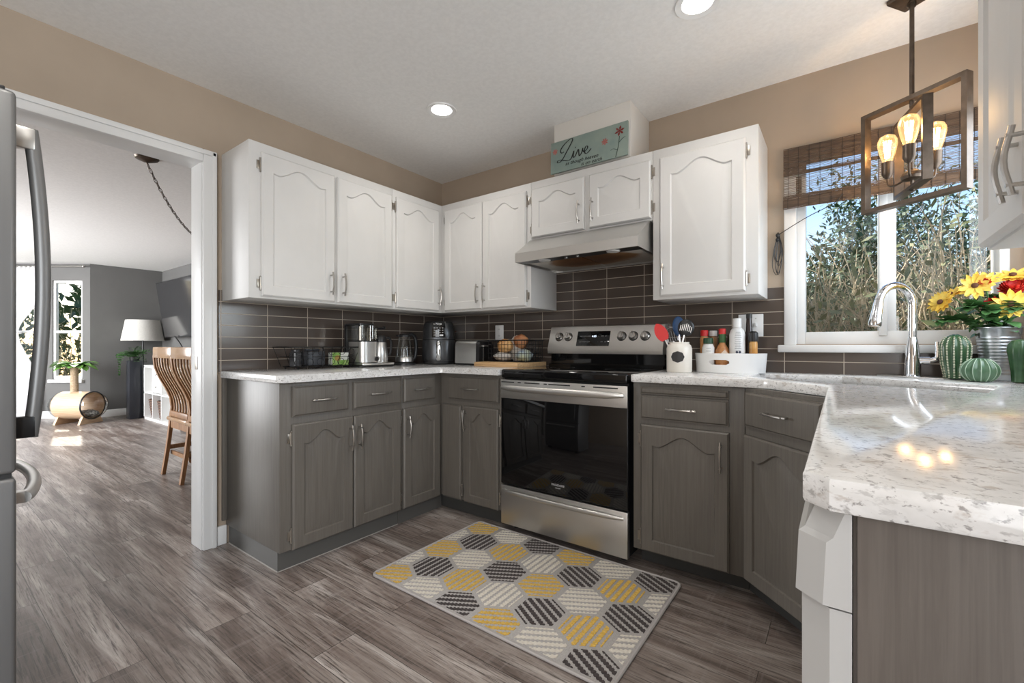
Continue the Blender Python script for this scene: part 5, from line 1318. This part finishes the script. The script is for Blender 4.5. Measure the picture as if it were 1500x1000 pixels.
# curtain and rod on the bay wall
t = thing('curtain_rod', 'thin grey curtain rod above the living room windows', 'curtain rod', tuple(C1+CD*.7+Vector((0,0,2.19))))
b = MB(); b.M = BM; b.tube([(.03, 2.19, -.07), (1.46, 2.19, -.07)], .010, 10); b.ball((.03, 2.19, -.07), .018); b.tube([(.08, 2.19, -.07), (.08, 2.19, 0)], .006, 8); b.tube([(1.4, 2.19, -.07), (1.4, 2.19, 0)], .006, 8); b.build('rod', M['nickel'], t, world=True)
t = thing('sheer_curtain', 'sheer white curtain gathered with a tie beside the living room window', 'curtain', tuple(C1+CD*.9))
b = MB(); b.M = BM; nu, nv = 60, 36; g = []
for j in range(nv+1):
    z = 2.19-2.1*j/nv; row = []; k = j/nv
    w = .55 if z > 2.3 else None
    pinch = math.exp(-((z-1.25)/.30)**2); lo, hi = .66+.30*pinch, 1.25-.10*pinch
    if z < 1.25: lo = .66+.30*math.exp(-((z-1.25)/.45)**2)
    for i in range(nu+1):
        u = i/nu; row.append(b.v((lo+(hi-lo)*u, z, -.07-.022*sin(u*2*pi*9)*(1-.5*pinch))))
    g.append(row)
for j in range(nv):
    for i in range(nu): b.f([g[j][i], g[j][i+1], g[j+1][i+1], g[j+1][i]])
sm, st_, sb = nt('sheer_fabric'); setp(sb, Base_Color=(.72,.72,.72), Roughness=.9, Alpha=.78); 
b.build('cloth', sm, t, world=True, recalc=False, ang=180)
b = MB(); b.M = BM; b.tube([(1.05+.12*cos(a), 1.25+.015*sin(a*2), -.07+.045*sin(a)) for a in [2*pi*k/20 for k in range(20)]], .014, 8, closed=True, up=(0,0,1) ); b.build('tie_band', M['sheer'], t, world=True)

# ------------------------------------------------------------------ outside
o = MB().box(-22, 14, .16, 16, -.5, -.35).build('ground_outside', M['grass']); o['kind'] = 'structure'
o = MB().box(-30, -9.5, -12, .15, -.5, -.35).build('ground_front', M['grass']); o['kind'] = 'structure'
def shrub(name, label, c, r, h, ntw, nlf, seed, leafm, cat='shrub', lsize=.05, twr=.007, zmin=.0, group='shrubs outside the sink window'):
    rr_ = random.Random(seed); o = thing(name, label, cat, (c[0], c[1], -.35), 0, group)
    b = MB(); tips = []
    for k in range(ntw):
        a = rr_.uniform(0, 2*pi); d = sqrt(rr_.random())*r; z0 = rr_.uniform(0, h*.45); H_ = h*rr_.uniform(.65, 1.05)*(1-.35*(d/r)**2)
        p0 = Vector((cos(a)*d*.35, sin(a)*d*.35, z0)); p3 = Vector((cos(a)*d*1.05+rr_.uniform(-.2, .2), sin(a)*d*1.05+rr_.uniform(-.2, .2), max(H_, z0+.3)))
        m1 = p0.lerp(p3, .4)+Vector([rr_.uniform(-.13, .13) for _ in range(3)]); m2 = p0.lerp(p3, .75)+Vector([rr_.uniform(-.11, .11) for _ in range(3)])
        P = spline([tuple(p0), tuple(m1), tuple(m2), tuple(p3)], 3); n_ = len(P); w = twr*rr_.uniform(.5, 1.5)
        b.tube(P, [w*(1-.75*i/n_) for i in range(n_)], 4, caps=False); tips += P[3:]
        for j in range(2):
            s0 = Vector(P[rr_.randrange(3, n_-1)]); e = s0+Vector((rr_.uniform(-.25, .25), rr_.uniform(-.25, .25), rr_.uniform(.02, .32))); b.tube([s0, s0.lerp(e, .5)+Vector((0, 0, .03)), e], [w*.45, w*.35, w*.15], 3, caps=False); tips.append(tuple(e))
    b.build('branches', M['twig'], o, recalc=False)
    b = MB()
    for k in range(nlf):
        p = Vector(rr_.choice(tips))+Vector([rr_.gauss(0, .06) for _ in range(3)]); s_ = lsize*rr_.uniform(.6, 1.4)
        d = Vector([rr_.gauss(0, 1) for _ in range(3)]).normalized(); n_ = d.orthogonal().normalized()*.5; u_ = d*s_; v_ = n_*s_
        b.poly([p-u_, p+v_*.9, p+u_, p-v_*.9])
    b.build('foliage', leafm, o, recalc=False, flat=True); return o
shrub('bare_shrub', 'sunlit twiggy shrub seen through the left window pane', (2.55, 1.75), .75, 2.25, 330, 2200, 11, M['shrub_leaf'], lsize=.035)
shrub('bare_shrub', 'dense tan twiggy shrub seen through the right window pane', (3.30, 1.60), .80, 2.45, 380, 2200, 12, M['shrub_leaf'], lsize=.035)
shrub('evergreen_shrub', 'dark green bushy shrub behind the right window pane', (3.95, 2.75), .95, 3.1, 160, 14000, 13, M['hedge'], lsize=.03)
shrub('evergreen_shrub', 'dark green bushy shrub behind the left window pane', (2.45, 3.0), .85, 2.35, 160, 12000, 14, M['hedge'], lsize=.03)
shrub('evergreen_shrub', 'tall green shrub standing between and behind the window shrubs', (3.15, 4.2), 1.1, 3.6, 160, 14000, 15, M['hedge'], lsize=.035)
shrub('front_shrub', 'tan leafy shrub low outside the living room window', (-8.3, -.78), .8, 1.75, 60, 520, 21, M['shrub_leaf'], lsize=.06, group='garden plants outside the living room')
shrub('front_conifer', 'dark conifer high outside the living room window', (-13.0, -.15), 1.8, 4.0, 60, 750, 22, M['hedge'], lsize=.13, group='garden plants outside the living room')
